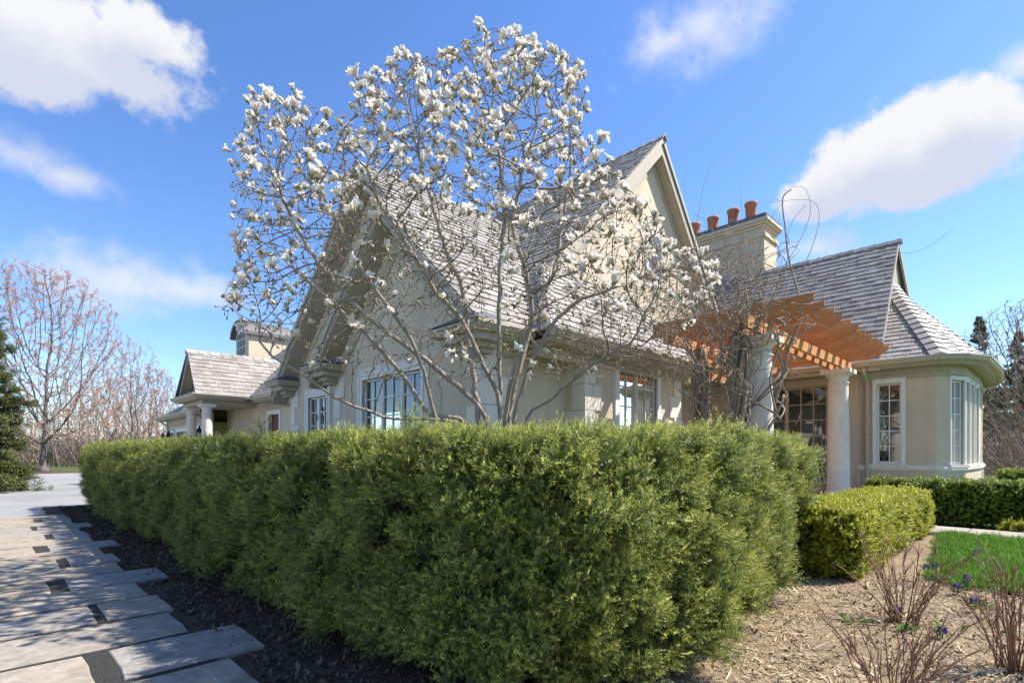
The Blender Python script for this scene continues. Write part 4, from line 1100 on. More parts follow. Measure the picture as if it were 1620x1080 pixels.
# the tall yew hedge: along the path, round a broad corner in front of the viewer, then away past the pergola
hz = 1.215
YP = [(15.4, 2.3), (15.4, 1.62), (15.2, 1.45), (14.0, 1.42), (9.0, 1.42), (5.0, 1.42), (2.35, 1.42)]
for k in range(1, 9):
    q = k/8*math.pi/2; YP.append((2.35-1.12*math.sin(q), 2.50-1.08*math.cos(q)))
YP += [(1.33, 3.3), (1.52, 4.6), (1.70, 5.75), (1.80, 6.1), (2.05, 6.25), (2.9, 6.25)]
yew = empty('yew_hedge', W(2.4, 2.4, 0), 'tall clipped dark green yew hedge turning the corner in front of the house', 'hedge')
rgn = np.random.default_rng(3); P_, D_, S_ = [], [], []
for i in range(len(YP)-1):
    (ua, va), (ub, vb) = YP[i], YP[i+1]; ln_ = math.hypot(ub-ua, vb-va); N = (-(vb-va)/ln_, (ub-ua)/ln_)
    nsub = max(1, int(ln_/.25))
    for sub in range(nsub):
        t0 = sub/nsub; um, vm = ua+(ub-ua)*t0, va+(vb-va)*t0; Yd = max(1.5, (W(um, vm)).length)
        dens = 640*min(1.5, max(.5, 4.2/Yd)); zt = hz+min(.075, .009*max(0, um-2))+(.03 if vm > 3 else 0)
        n = int(ln_/nsub*(zt-.1)*dens*(1+.0))
        for _ in range(n//6):
            t_ = t0+rgn.random()/nsub; u, v = ua+(ub-ua)*t_, va+(vb-va)*t_; hh = rgn.random(); z = .09+(zt-.09)*hh
            back = .05*(1-hh)**2+.045*max(0, (hh-.9)/.1)**2
            lm = mnoise.noise(Vector((u*3.1+3, v*3.1, z*.9)))*.15+mnoise.noise(Vector((u*8, v*8+3, z*4)))*.10
            sh = lm-back-.03-min(rgn.exponential(.035), .14)
            nw = UV*N[0]+VV*N[1]; md = nw*rgn.uniform(.45, .85)+Vector((0, 0, rgn.uniform(.2, 1.0)+.5*max(0, (hh-.85)/.15)))+Vector((rgn.normal(0, .25), rgn.normal(0, .25), 0)); md.normalize()
            cs = rgn.uniform(.72, 1.25); base_ = W(u+N[0]*sh, v+N[1]*sh, z)
            for j in range(6):                                              # one tuft
                P_.append(tuple(base_+Vector((rgn.normal(0, .02), rgn.normal(0, .02), rgn.normal(0, .02))))); D_.append(tuple(md+Vector((rgn.normal(0, .42), rgn.normal(0, .42), rgn.normal(0, .34))))); S_.append(cs*rgn.uniform(.75, 1.15))
        n = int(ln_/nsub*.6*dens*.9)
        for _ in range(n):                                                  # the clipped top
            t_ = t0+rgn.random()/nsub; d_ = .02+.6*rgn.random(); u, v = ua+(ub-ua)*t_-N[0]*d_, va+(vb-va)*t_-N[1]*d_
            P_.append(tuple(W(u, v, zt+mnoise.noise(Vector((u*3, v*3, 9)))*.035-min(rgn.exponential(.03), .12)))); D_.append((rgn.normal(0, .35), rgn.normal(0, .35), 1)); S_.append(rgn.uniform(.6, 1.05))
scatter('foliage', P_, D_, S_, YEW, yew, rng=rgn)
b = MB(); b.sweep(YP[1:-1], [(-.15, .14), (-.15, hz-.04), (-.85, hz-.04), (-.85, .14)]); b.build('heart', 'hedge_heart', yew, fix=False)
for k in range(26):                                           # bare stems under the skirt
    u = 1.9+k*.52; b = MB(); p = W(u+random.uniform(-.1, .1), 1.95+random.uniform(-.1, .15), 0)
    b.tube([p, p+Vector((random.uniform(-.05, .05), random.uniform(-.05, .05), .3)), p+Vector((random.uniform(-.12, .12), random.uniform(-.12, .12), .7))], [.028, .022, .015], 6); b.build('stem', 'twig_bark', yew)

hedge('box_hedge', 'bright yellow-green clipped box hedge running from the yew towards the bay', [dict(r=(1.22, 2.0, 5.6, 7.2), z=.60, faces=['-u', '-v', 'top'], k=1.25, z0=.03), dict(r=(1.22, 2.0, 7.2, 10.2), z=.60, faces=['-u', 'top', '+v'], k=.9, z0=.03)], GBOX, 1100, 1.0, 8, lump=.045, taper=.02, inset=.1, lump_f=2.2)
hedge('box_hedge', 'dark green clipped box hedge below the bay windows, behind the garden walk', [dict(r=(-5, 2.3, 11.3, 12.1), z=.66, faces=['-v', 'top'], z0=.03)], BOX, 800, 1.35, 9, lump=.03, taper=.02, inset=.1)
hedge('box_hedge', 'dark green clipped hedge farther off, beside the rounded bay', [dict(r=(-6, .75, 16.9, 17.7), z=.70, faces=['-v', 'top'], z0=.03)], BOX, 500, 1.8, 10, lump=.03, taper=.02, inset=.1)
hedge('box_edging', 'low golden clipped edging along the garden walk', [dict(r=(-4, .42, 10.68, 11.05), z=.13, faces=['-v', 'top', '+u'], z0=.02)], GBOX, 900, .9, 12, lump=.02, taper=.0, inset=.05)

# ---- trees by space colonisation
def colonise(starts, attr, step, infl, kill, iters, seed=0, bias=Vector((0, 0, 0)), wob=.12):
    """starts: list of polylines (already grown stems, lists of points; the first point of all but the first joins the nearest node).
    returns node positions and parents"""
    rgn = np.random.default_rng(seed); pos = []; par = []
    for pl in starts:
        last = -1
        if pos and len(pl):
            dd_ = np.linalg.norm(np.array(pos)-np.array(pl[0]), axis=1); j = int(dd_.argmin())
            if dd_[j] < step*1.5: last = j
        for p in pl: pos.append(tuple(p)); par.append(last); last = len(pos)-1
    A = np.array([tuple(a) for a in attr]); alive = np.ones(len(A), bool)
    Pn = np.array(pos); near = np.full(len(A), -1); nd = np.full(len(A), 1e9)
    def upd(idx0):
        new = Pn[idx0:]
        for s_ in range(0, len(new), 400):
            blk = new[s_:s_+400]; d = np.linalg.norm(A[:, None, :]-blk[None], axis=2); j = d.argmin(1); dm = d[np.arange(len(A)), j]
            q = dm < nd; nd[q] = dm[q]; near[q] = idx0+s_+j[q]
    upd(0); bz = np.array(bias); nkids = {}
    for it in range(iters):
        alive &= nd > kill
        act = alive & (nd < infl)
        if not act.any(): 
            infl *= 1.4
            if infl > 30 or not alive.any(): break
            continue
        idx = np.nonzero(act)[0]; dirs = {}
        vec = A[idx]-Pn[near[idx]]; vec /= np.linalg.norm(vec, axis=1, keepdims=True)+1e-9
        for k, i in enumerate(idx): dirs.setdefault(int(near[i]), []).append(vec[k])
        newp = []
        for n_, vs in dirs.items():
            if nkids.get(n_, 0) >= 3: continue
            d = np.mean(vs, axis=0)+bz
            if par[n_] >= 0:
                pd = Pn[n_]-Pn[par[n_]]; d = d/(np.linalg.norm(d)+1e-9)+.55*pd/(np.linalg.norm(pd)+1e-9)
            d = d+rgn.normal(0, wob, 3); d /= np.linalg.norm(d)+1e-9
            newp.append((Pn[n_]+d*step, n_)); nkids[n_] = nkids.get(n_, 0)+1
        if not newp: break
        i0 = len(Pn); Pn = np.vstack([Pn, np.array([p for p, _ in newp])]); par += [n_ for _, n_ in newp]
        upd(i0)
    return Pn, par
def tree_radii(Pn, par, tip, power, cap=None):
    n = len(Pn); kids = [[] for _ in range(n)]
    for i, p in enumerate(par):
        if p >= 0: kids[p].append(i)
    acc = np.zeros(n); order = list(range(n)); depth = np.zeros(n, int)
    for i in range(n):
        if par[i] >= 0: depth[i] = depth[par[i]]+1
    for i in sorted(order, key=lambda k: -depth[k]):
        if not kids[i]: acc[i] = tip**power
        if par[i] >= 0: acc[par[i]] += acc[i]
    r = acc**(1/power)
    if cap: r = np.minimum(r, cap)
    return r, kids
def tree_tubes(Pn, par, r, kids, b, wmi=0, thin=.012, tmi=1):
    roots = [i for i, p in enumerate(par) if p < 0]; stack = [(rt, None) for rt in roots]
    while stack:
        i, frm = stack.pop(); pts = [] ; rs_ = []
        if frm is not None: pts.append(Vector(Pn[frm])); rs_.append(min(r[frm], r[i]*1.1))
        while True:
            pts.append(Vector(Pn[i])); rs_.append(r[i])
            if not kids[i]: break
            ks = sorted(kids[i], key=lambda k: -r[k]); 
            for k in ks[1:]: stack.append((k, i))
            i = ks[0]
        n = 8 if max(rs_) > thin*3 else (5 if max(rs_) > thin else 4 if max(rs_) > .006 else 3)
        b.tube(pts, rs_, n, wmi if max(rs_) > thin else tmi, caps=False)

def inside(poly, x, y):
    c = False; n = len(poly); j = n-1
    for i in range(n):
        if (poly[i][1] > y) != (poly[j][1] > y) and x < (poly[j][0]-poly[i][0])*(y-poly[i][1])/(poly[j][1]-poly[i][1])+poly[i][0]: c = not c
        j = i
    return c

# ---- the magnolia: ten stems from one stool, then branches
MY = 5.0
stems_px = [
    ([(690, 660), (660, 557), (633, 510), (610, 480), (567, 417), (535, 350), (500, 290)], 4.9, 4.3),
    ([(757, 663), (743, 550), (733, 460), (708, 400), (690, 340), (668, 270), (650, 200)], 5.0, 5.7),
    ([(790, 643), (760, 567), (730, 507), (693, 467), (670, 427), (640, 380), (600, 320), (575, 250)], 4.85, 4.2),
    ([(792, 650), (790, 483), (793, 417), (798, 330), (790, 250), (775, 170)], 5.1, 5.2),
    ([(800, 650), (817, 577), (840, 500), (833, 433), (812, 370), (820, 300), (840, 220)], 4.95, 4.3),
    ([(806, 655), (836, 528), (866, 449), (880, 420), (888, 360), (900, 290), (905, 200)], 5.2, 5.8),
    ([(815, 655), (853, 548), (904, 483), (955, 462), (1010, 440), (1050, 425)], 5.05, 5.3),
    ([(735, 675), (627, 662), (593, 653), (530, 627), (473, 590), (430, 562), (400, 525)], 4.85, 4.3),
    ([(740, 672), (683, 657), (653, 617), (607, 557), (560, 510), (515, 470), (470, 430)], 4.9, 5.6),
    ([(830, 667), (873, 630), (920, 590), (960, 562), (1010, 540)], 4.95, 4.5),
    ([(770, 665), (700, 590), (640, 545), (560, 480), (480, 380), (440, 290)], 5.0, 5.0)]
mag = empty('magnolia_tree', at(785, HOR+EYE*F_PX/MY, MY), 'multi-stemmed magnolia full of white blossoms, rising behind the yew hedge', 'tree')
base = at(785, HOR+EYE*F_PX/MY, MY)
starts = []
for k, (px, Ya, Yb) in enumerate(stems_px):
    n = len(px); P = [at(x, y, Ya+(Yb-Ya)*(i/(n-1))) for i, (x, y) in enumerate(px)]
    foot = Vector((base.x+(P[0].x-base.x)*.45, base.y+(P[0].y-base.y)*.45+random.uniform(-.08, .08), 0))
    mid = foot.lerp(P[0], .55); mid.x = foot.x+(P[0].x-foot.x)*.42
    P = [foot, mid]+P
    # resample with a smooth spline and a little wander
    out_ = []
    for i in range(len(P)-1):
        p0, p1, p2, p3 = P[max(i-1, 0)], P[i], P[i+1], P[min(i+2, len(P)-1)]
        m_ = max(2, int((p2-p1).length/.09))
        for j in range(m_):
            t_ = j/m_; out_.append(.5*((2*p1)+(p2-p0)*t_+(2*p0-5*p1+4*p2-p3)*t_*t_+(3*p1-p0-3*p2+p3)*t_**3)+Vector((random.gauss(0, .006), random.gauss(0, .006), random.gauss(0, .004))))
    starts.append(out_)
ENV = [(345, 490), (372, 420), (362, 250), (395, 140), (470, 150), (535, 195), (560, 140), (632, 78), (700, 88), (762, 45), (812, 50), (855, 72), (893, 92), (925, 100), (932, 225), (965, 250), (1005, 310), (1040, 335), (1062, 385), (1142, 412), (1140, 470), (1085, 520), (1030, 560), (960, 590), (870, 600), (650, 610), (540, 600), (440, 570)]
rgm = np.random.default_rng(14); attr = []
while len(attr) < 6200:
    x, y = rgm.uniform(340, 1145), rgm.uniform(42, 612)
    if not inside(ENV, x, y): continue
    if y > 500 and rgm.random() < .35: continue
    
    hw_ = 1.75*math.sqrt(max(0.05, 1-((x-760)/430)**2))*min(1, .45+(y-40)/420)
    Y = MY+rgm.uniform(-1, 1)*hw_*(.9 if y < 500 else .75)
    p = at(x, y, Y)
    if Y < 3.75 and p.z < 2.4: continue
    attr.append(tuple(p))
Pn, par = colonise(starts, attr, .058, .75, .070, 120, 3, Vector((0, 0, .10)), .15)
r_m, kids_m = tree_radii(Pn, par, .0024, 2.5, .038)
b = MB(); tree_tubes(Pn, par, r_m, kids_m, b, 0, .013, 1)
b.build('trunk', ['magnolia_bark', 'twig_bark'], mag, fix=False)

def blossom(name, seed, open_, n=8, L=.072, Wd=.042, flop=.25):
    """a cup of tepals on a brown-green receptacle; z is the flower's axis"""
    rg_ = random.Random(seed); b = MB(); tips = []
    for k in range(n):
        a = 2*math.pi*k/n*1.0+rg_.uniform(-.22, .22)+(.35 if k % 2 else 0); op = open_*rg_.uniform(.7, 1.25)+(.12 if k % 2 else 0)
        l_ = L*rg_.uniform(.85, 1.15); w_ = Wd*rg_.uniform(.85, 1.15); nl_, nw_ = 6, 4; fl = flop*rg_.uniform(-.2, 1.4); tw = rg_.uniform(-.25, .25)
        vs = []; ang = op*.35; p = Vector((.004, 0, .004)); 
        for i in range(nl_+1):
            t_ = i/nl_; wid = w_*.5*min(1, .22+1.9*t_)*max(.12, 1-max(0, (t_-.5)/.5)**2.6)**.6
            ang_i = op*(.35+.65*t_)+(fl*(t_-.5)*2 if t_ > .5 else 0)
            if i: p = p+Vector((math.sin(ang_i), 0, math.cos(ang_i)))*(l_/nl_)
            for j in range(nw_+1):
                s_ = (j/nw_-.5)*2; cup = -.30*w_*(s_*s_)*(1-.3*t_)
                n_in = Vector((-math.cos(ang_i), 0, math.sin(ang_i)))
                q = p+Vector((0, 1, 0))*(s_*wid)+n_in*(-cup*.9)+Vector((0, 0, tw*s_*wid*t_))
                vs.append(Matrix.Rotation(a, 3, 'Z') @ q); tips.append(min(1, t_*1.3))
        b.add(vs, [(i*(nw_+1)+j, (i+1)*(nw_+1)+j, (i+1)*(nw_+1)+j+1, i*(nw_+1)+j+1) for i in range(nl_) for j in range(nw_)], 0, True)
    m0 = len(b.v); b.lathe((0, 0, 0), [(.004, -.014), (.012, -.003), (.0145, .010), (.008, .018)], 6, 1)
    for k in range(2):                                            # split bud scales
        a = rg_.uniform(0, 6.28); M = Matrix.Rotation(a, 3, 'Z')
        b.add([M @ Vector(q) for q in ((.010, -.009, 0), (.010, .009, 0), (.022, .012, .016), (.028, 0, .036), (.022, -.012, .016))], [(0, 1, 2, 3, 4)], 1)
    b.tip = tips+[0]*(len(b.v)-m0)
    return b.mesh(name, ['tepal', 'bud_fuzz'], fix=False)
BLO = [blossom('blossom', 100+i, op, n, L, wd, fl) for i, (op, n, L, wd, fl) in enumerate(((.26, 7, .082, .054, .10), (.42, 9, .082, .052, .3), (.58, 9, .086, .050, .35), (.85, 9, .088, .046, .6), (.45, 8, .080, .054, .2), (1.15, 10, .086, .042, .8), (.16, 6, .070, .044, .02), (.72, 8, .090, .044, .9)))]
tips_i = [i for i in range(len(Pn)) if not kids_m[i]]
rgf = random.Random(8); flowers = []; buds = []
for i in tips_i:
    p = Vector(Pn[i]); q = Vector(Pn[par[i]]) if par[i] >= 0 else p-ZV
    x = 810+F_PX*p.x/p.y; y = HOR-F_PX*(p.z-EYE)/p.y
    d = (p-q).normalized()
    pr_ = .55 if y < 260 else .38 if y < 350 else .11 if y < 480 else .03
    if x > 900 and 280 < y < 520: pr_ = max(pr_, .4)
    if x < 470 and y < 520: pr_ = max(pr_, .32)
    if rgf.random() < pr_: flowers.append((p, d))
    else: buds.append((p, d))
    for k in range(1):
        j = i
        for _ in range(rgf.randint(1, 5)):
            if par[j] >= 0: j = par[j]
        if rgf.random() < .75: buds.append((Vector(Pn[j]), (d+Vector((rgf.gauss(0, .7), rgf.gauss(0, .7), rgf.gauss(.3, .5)))).normalized()))
def fl_matrix(p, d):
    dd_ = (d*.8+Vector((rgf.gauss(0, .35), rgf.gauss(0, .35), .75))).normalized()
    s_ = rgf.uniform(.62, 1.1)
    return Matrix.Translation(p) @ (dd_.to_track_quat('Z', 'Y').to_matrix() @ Matrix.Rotation(rgf.uniform(0, 6.28), 3, 'Z')).to_4x4() @ Matrix.Scale(s_, 4)
flowers.sort(key=lambda f: f[0].y)
print('magnolia nodes', len(Pn), 'flowers', len(flowers), 'buds', len(buds))
fl_show = flowers[:300]; fl_rest = flowers[300:]
for p, d in fl_show: place(BLO[rgf.randrange(len(BLO))], 'blossom', fl_matrix(p, d), mag)
def join_copies(name, lst, parent, mats):
    """many small copies as one mass: lst of (mesh, matrix)"""
    V_, F_, MI, TP, SM = [], [], [], [], []; o_ = 0; cache = {}
    for me, M in lst:
        if me.name not in cache:
            co = np.zeros(len(me.vertices)*3); me.vertices.foreach_get('co', co); tp = np.zeros(len(me.vertices))
            if 'tip' in me.attributes: me.attributes['tip'].data.foreach_get('value', tp)
            cache[me.name] = (co.reshape(-1, 3), [tuple(p.vertices) for p in me.polygons], [p.material_index for p in me.polygons], tp)
        co, fs, mi, tp = cache[me.name]; A = np.array(M)
        V_.append(co @ A[:3, :3].T+A[:3, 3]); F_ += [tuple(v+o_ for v in f) for f in fs]; MI += mi; TP.append(tp); o_ += len(co)
    b = MB(); b.v = [Vector(p) for p in np.vstack(V_).tolist()]; b.f = F_; b.mi = MI; b.smooth = [True]*len(F_); b.tip = np.concatenate(TP)
    o = b.build(name, mats, parent, fix=False); o['kind'] = 'stuff'
    return o
if fl_rest: join_copies('blossom_mass', [(BLO[rgf.randrange(len(BLO))], fl_matrix(p, d)) for p, d in fl_rest], mag, ['tepal', 'bud_fuzz'])
_b = MB(); _b.lathe((0, 0, 0), [(.0025, -.004), (.0065, .004), (.0075, .012), (.005, .022), (.0008, .030)], 6); BUD = _b.mesh('bud', ['bud_fuzz'], fix=False)
join_copies('buds', [(BUD, Matrix.Translation(p) @ d.to_track_quat('Z', 'Y').to_matrix().to_4x4() @ Matrix.Scale(rgf.uniform(.7, 1.35), 4)) for p, d in buds], mag, ['bud_fuzz'])

# ---- wisteria on the pergola
vine = empty('wisteria_vine', W(3.6, 8.9, .05), 'leafless wisteria with twisted trunks tangled over the pergola and its near column', 'vine')
def wander(p, q, n, amp, seed, sag=0.0, amp2=None):
    rg_ = random.Random(seed); out_ = []; o1, o2 = rg_.uniform(0, 99), rg_.uniform(0, 99)
    for i in range(n+1):
        t_ = i/n; c = p.lerp(q, t_); e_ = math.sin(math.pi*t_)
        a = amp*(.25+.75*e_) if t_ > 0 else 0
        out_.append(c+Vector((mnoise.noise(Vector((o1, t_*4, 0))), mnoise.noise(Vector((o2, t_*4, 3))), mnoise.noise(Vector((o1, o2, t_*4)))))*a+Vector((0, 0, -sag*e_)))
    return out_
b = MB()
tA = W(3.6, 8.66, .05); tB = W(4.75, 9.75, .05)
for base_, top_, n_, r0 in ((tA, W(3.55, 8.78, 3.2), 9, .045), (tB, W(4.6, 9.6, 3.2), 8, .06)):
    for k in range(n_):
        ph = 2*math.pi*k/n_; pts = []
        for i in range(25):
            t_ = i/24; rad = (.16-.07*t_)*(1+.3*math.sin(5*t_+k)); a = ph+t_*(4.5+(k % 3))
            c = base_.lerp(top_, t_)+Vector((.10*math.sin(3.1*t_+.5), .06*math.sin(4*t_), 0))
            pts.append(c+Vector((rad*math.cos(a), rad*math.sin(a), 0)))
        b.tube(pts, [r0*random.uniform(.8, 1.1)*(1-.45*i/24) for i in range(25)], 7)
b.build('trunk', 'vine_bark', vine, fix=False)
rgv = random.Random(31)
colc = W(3.47, 9.43, 0)
b = MB()
for k in range(11):                                               # canes winding round the column
    a0 = rgv.uniform(0, 6.28); z0 = rgv.uniform(.1, 1.8); turns = rgv.uniform(-1, 1)*rgv.uniform(.5, 1.5); z1 = z0+rgv.uniform(.9, 2.2); z1 = min(z1, 3.6); rad = rgv.uniform(.27, .48); pts = []
    s1 = rgv.uniform(0, 50)
    for i in range(20):
        t_ = i/19; a = a0+turns*6.28*t_; rr_ = rad+.10*mnoise.noise(Vector((s1, t_*3, 0)))
        pts.append(colc+Vector((rr_*math.cos(a), rr_*math.sin(a), z0+(z1-z0)*t_)))
    b.tube(pts, [rgv.uniform(.010, .024)]*20, 5)
for k in range(62):                                               # the tangle under and over the rafters
    p = (W(3.55, 8.72, rgv.uniform(.8, 3.3)) if rgv.random() < .6 else W(4.6, 9.6, rgv.uniform(1.2, 3.3)))+Vector((rgv.gauss(0, .12), rgv.gauss(0, .12), 0))
    q = W(rgv.uniform(2.5, 5.2), rgv.uniform(7.4, 9.9), rgv.uniform(2.4, 4.3)); m_ = p.lerp(q, .5)+Vector((rgv.gauss(0, .3), rgv.gauss(0, .2), rgv.uniform(-.2, .6)))
    r0 = rgv.uniform(.006, .019)
    pts = wander(p, m_, 10, .3, k*3+1)+wander(m_, q, 12, .38, k*3+2)[1:]
    b.tube(pts, [r0*(1-.6*i/len(pts)) for i in range(len(pts))], 5)
b.build('cane', 'vine_bark', vine, fix=False)
b = MB()
for k in range(170):                                              # thin whips over the top
    p = W(rgv.uniform(2.6, 5.2), rgv.uniform(7.3, 9.7), rgv.uniform(3.2, 4.0)); q = p+Vector((rgv.gauss(-.2, .7), rgv.gauss(0, .5), rgv.uniform(.0, 1.0)))
    pts = wander(p, q, 14, rgv.uniform(.3, .9), 500+k); r0 = rgv.uniform(.003, .007)
    b.tube(pts, [r0*(1-.6*i/14) for i in range(15)], 4)
def whip(px, Y, r0=.008, Y2=None):
    pts = []; P = [at(x, y, Y+((Y2 or Y)-Y)*i/(len(px)-1)) for i, (x, y) in enumerate(px)]
    for i in range(len(P)-1):
        p0, p1, p2, p3 = P[max(i-1, 0)], P[i], P[i+1], P[min(i+2, len(P)-1)]
        for j in range(6):
            t_ = j/6; pts.append(.5*((2*p1)+(p2-p0)*t_+(2*p0-5*p1+4*p2-p3)*t_*t_+(3*p1-p0-3*p2+p3)*t_**3))
    pts.append(P[-1]); b.tube(pts, [r0*(1-.7*i/len(pts)) for i in range(len(pts))], 5)
whip([(1225, 640), (1240, 585), (1250, 545), (1268, 500), (1262, 460), (1248, 410), (1242, 360), (1238, 315), (1252, 300)], 8.9, .028)
whip([(1248, 410), (1268, 375), (1282, 335), (1275, 300), (1255, 296), (1240, 305)], 8.9, .006)
whip([(1262, 440), (1285, 390), (1296, 345), (1288, 320), (1262, 316), (1220, 320), (1190, 322)], 8.85, .006)
whip([(1268, 500), (1285, 455), (1300, 425)], 8.9, .007); whip([(1250, 545), (1275, 520), (1280, 470), (1290, 440), (1296, 400)], 8.95, .008)
whip([(1180, 470), (1172, 400), (1174, 340), (1170, 290)], 8.8, .005); whip([(1098, 440), (1100, 380), (1112, 300), (1130, 250)], 8.3, .005); whip([(1150, 470), (1130, 420), (1126, 340)], 8.6, .005)
whip([(1240, 585), (1225, 520), (1205, 470), (1170, 430), (1120, 420), (1080, 400), (1050, 345), (1038, 285)], 8.7, .006, 8.2)
whip([(1200, 520), (1150, 450), (1100, 470), (1060, 450)], 8.6, .007); whip([(1230, 660), (1218, 600), (1232, 545), (1222, 500), (1212, 470)], 8.75, .018)
b.build('whip', 'vine_bark', vine, fix=False)
b = MB()
for k in range(190):                                              # litter of fine twigs hanging in the vine, left of the column
    p = at(rgv.uniform(920, 1200), rgv.uniform(450, 605), rgv.uniform(7.0, 8.6)); q = p+Vector((rgv.gauss(0, .35), rgv.gauss(0, .3), rgv.gauss(.05, .28)))
    pts = wander(p, q, 8, .28, 900+k); b.tube(pts, [.0042*(1-.5*i/8) for i in range(9)], 3)
b.build('twig', 'vine_bark', vine, fix=False)

# ---- the far trees
def bare_tree(name, H, Wd, n_attr, step, seed, mats, tip=.01, crown0=.22, trunk_r=None, bias=.12, power=2.4, shape=1.0, bud=None, budn=2, buds_size=.1, kill=1.6, loc=None, budr=1.9):
    rgn = np.random.default_rng(seed); A = []
    while len(A) < n_attr:
        z = rgn.uniform(crown0, 1.0); t_ = (z-crown0)/(1-crown0)
        rad = Wd/2*math.sqrt(max(0, 1-((t_-.45)/.58)**2))*shape
        a = rgn.uniform(0, 2*math.pi); r_ = rad*math.sqrt(rgn.random())
        A.append((r_*math.cos(a), r_*math.sin(a), z*H))
    st = [[Vector((rgn.normal(0, .02)*i*step, rgn.normal(0, .02)*i*step, i*step)) for i in range(max(2, int(H*crown0*.75/step)))]]
    Pq, pq = colonise(st, A, step, H*.35, step*kill, 120, seed, Vector((0, 0, bias)), .12)
    r_, kd = tree_radii(Pq, pq, tip, power, trunk_r)
    b = MB(); tree_tubes(Pq, pq, r_, kd, b, 0, tip*3, 1 if len(mats) > 1 else 0)
    if trunk_r: 
        b.lathe((0, 0, -.05), [(trunk_r*1.7, 0), (trunk_r*1.25, .18), (trunk_r*1.05, .5)], 10)
    tm = b.mesh('trunk', mats, fix=False); bm_ = None
    if bud:
        bb_ = MB(); tps = [i for i in range(len(Pq)) if r_[i] < tip*budr and (not kd[i] or i % 5 < 3)]; rg_ = random.Random(seed)
        for i in tps:
            for k in range(budn):
                c = Vector(Pq[i])+Vector((rg_.gauss(0, 1), rg_.gauss(0, 1), rg_.gauss(0, 1)))*buds_size*1.3
                for f in range(2):
                    x_ = Vector((rg_.gauss(0, 1), rg_.gauss(0, 1), rg_.gauss(0, 1))).normalized()*buds_size*rg_.uniform(.5, 1.1); y_ = x_.orthogonal().normalized()*x_.length*.55
                    bb_.add([c-x_, c+y_, c+x_, c-y_], [(0, 1, 2, 3)])
        bm_ = bb_.mesh('buds', [bud], fix=False)
    return tm, bm_
def put_tree(name, meshes, loc, label, rot=0, scale=1.0, group=None, crown='crown'):
    e = empty(name, loc, label, 'tree', group); M = Matrix.Translation(Vector(loc)) @ Matrix.Rotation(rot, 4, 'Z') @ Matrix.Scale(scale, 4)
    place(meshes[0], 'trunk', M, e)
    if meshes[1]:
        o = place(meshes[1], crown, M, e); o['kind'] = 'stuff'
    return e
tm = bare_tree('maple', 13.2, 9.8, 3200, .2, 5, ['grey_bark', 'grey_bark'], .008, .16, .32, .16, 2.3, 1, 'red_bud', 12, .045)
put_tree('maple_tree', tm, at(68, HOR+EYE*F_PX/34, 34), 'large spreading maple with reddish spring buds across the gravel drive', .6)
b = MB(); c = at(68, 745, 34); c.z = 0
b.lathe(c, [(2.6, .004), (2.4, .06), (1.2, .12), (.3, .16)], 28); mm_ = b.build('mulch_ring', 'soil'); mm_['kind'] = 'structure'
tm2 = bare_tree('young_maple', 10.5, 7.0, 1500, .22, 9, ['grey_bark', 'grey_bark'], .008, .15, .2, .2, 2.3, 1, 'red_bud', 8, .05)
put_tree('maple_tree', tm2, at(205, HOR+EYE*F_PX/44, 44), 'smaller pink-budded maple between the large maple and the porch', 1.1)
put_tree('maple_tree', tm2, at(238, HOR+EYE*F_PX/52, 52), 'slender pink-budded maple just left of the porch', 2.9, .92)
BARE = [bare_tree('bare', 12+2*i, 6+i, 700, .32, 40+i, ['wood_bark'], .014, .18, .17, .25, 2.2, 1, 'tan_bud' if i != 1 else 'red_bud', 1, .09) for i in range(3)]
rgb_ = random.Random(19); G = 'bare trees of the wood beyond the drive'
for k in range(34):
    x = -130+k*12+rgb_.uniform(-8, 8); Y = rgb_.uniform(56, 86); p = at(x, 0, Y); p.z = 0
    put_tree('bare_tree', BARE[k % 3], p, 'thin bare grey-brown tree standing in the wood beyond the drive', rgb_.uniform(0, 6), rgb_.uniform(.55, .8), G)
for k in range(7):
    x = 1560+k*30; Y = rgb_.uniform(46, 60); p = at(x, 0, Y); p.z = 0
    put_tree('bare_tree', BARE[k % 3], p, 'thin bare tree behind the brown shrub at the right-hand edge', rgb_.uniform(0, 6), rgb_.uniform(.4, .55), 'bare trees beyond the bay')
# undergrowth: a mass of brown twigs along the edge of the wood
b = MB()
for k in range(13000):
    x = rgb_.uniform(-150, 330); Y = rgb_.uniform(48, 84)
    if k > 11000: x = rgb_.uniform(1540, 1800); Y = rgb_.uniform(30, 46)
    p = at(x, 0, Y); p.z = 0; h = rgb_.uniform(.8, 4.2)
    q = p+Vector((rgb_.gauss(0, 1.5), rgb_.gauss(0, .8), h)); w_ = Vector((rgb_.gauss(0, 1), rgb_.gauss(0, .4), 0)).normalized()*rgb_.uniform(.012, .03)
    m_ = p.lerp(q, .55)+Vector((rgb_.gauss(0, .5), 0, rgb_.uniform(0, .6))); b.add([p-w_, p+w_, m_+w_*.7, q, m_-w_*.7], [(0, 1, 2, 3, 4)])
o = b.build('undergrowth', 'wood_bark', fix=False); tag(o, 'brown leafless undergrowth along the edge of the wood', 'undergrowth', kind='stuff')
# the brown leafless shrub at the right-hand edge
tm3 = bare_tree('thicket', 6.3, 6.6, 7500, .11, 21, ['wood_bark'], .0062, .03, .07, .10, 3.3, 1.05, 'tan_bud', 1, .03, 1.15)
put_tree('leafless_shrub', tm3, at(1672, HOR+EYE*F_PX/17, 17), 'dense brown leafless shrub beside the rounded bay', .3)['category'] = 'shrub'

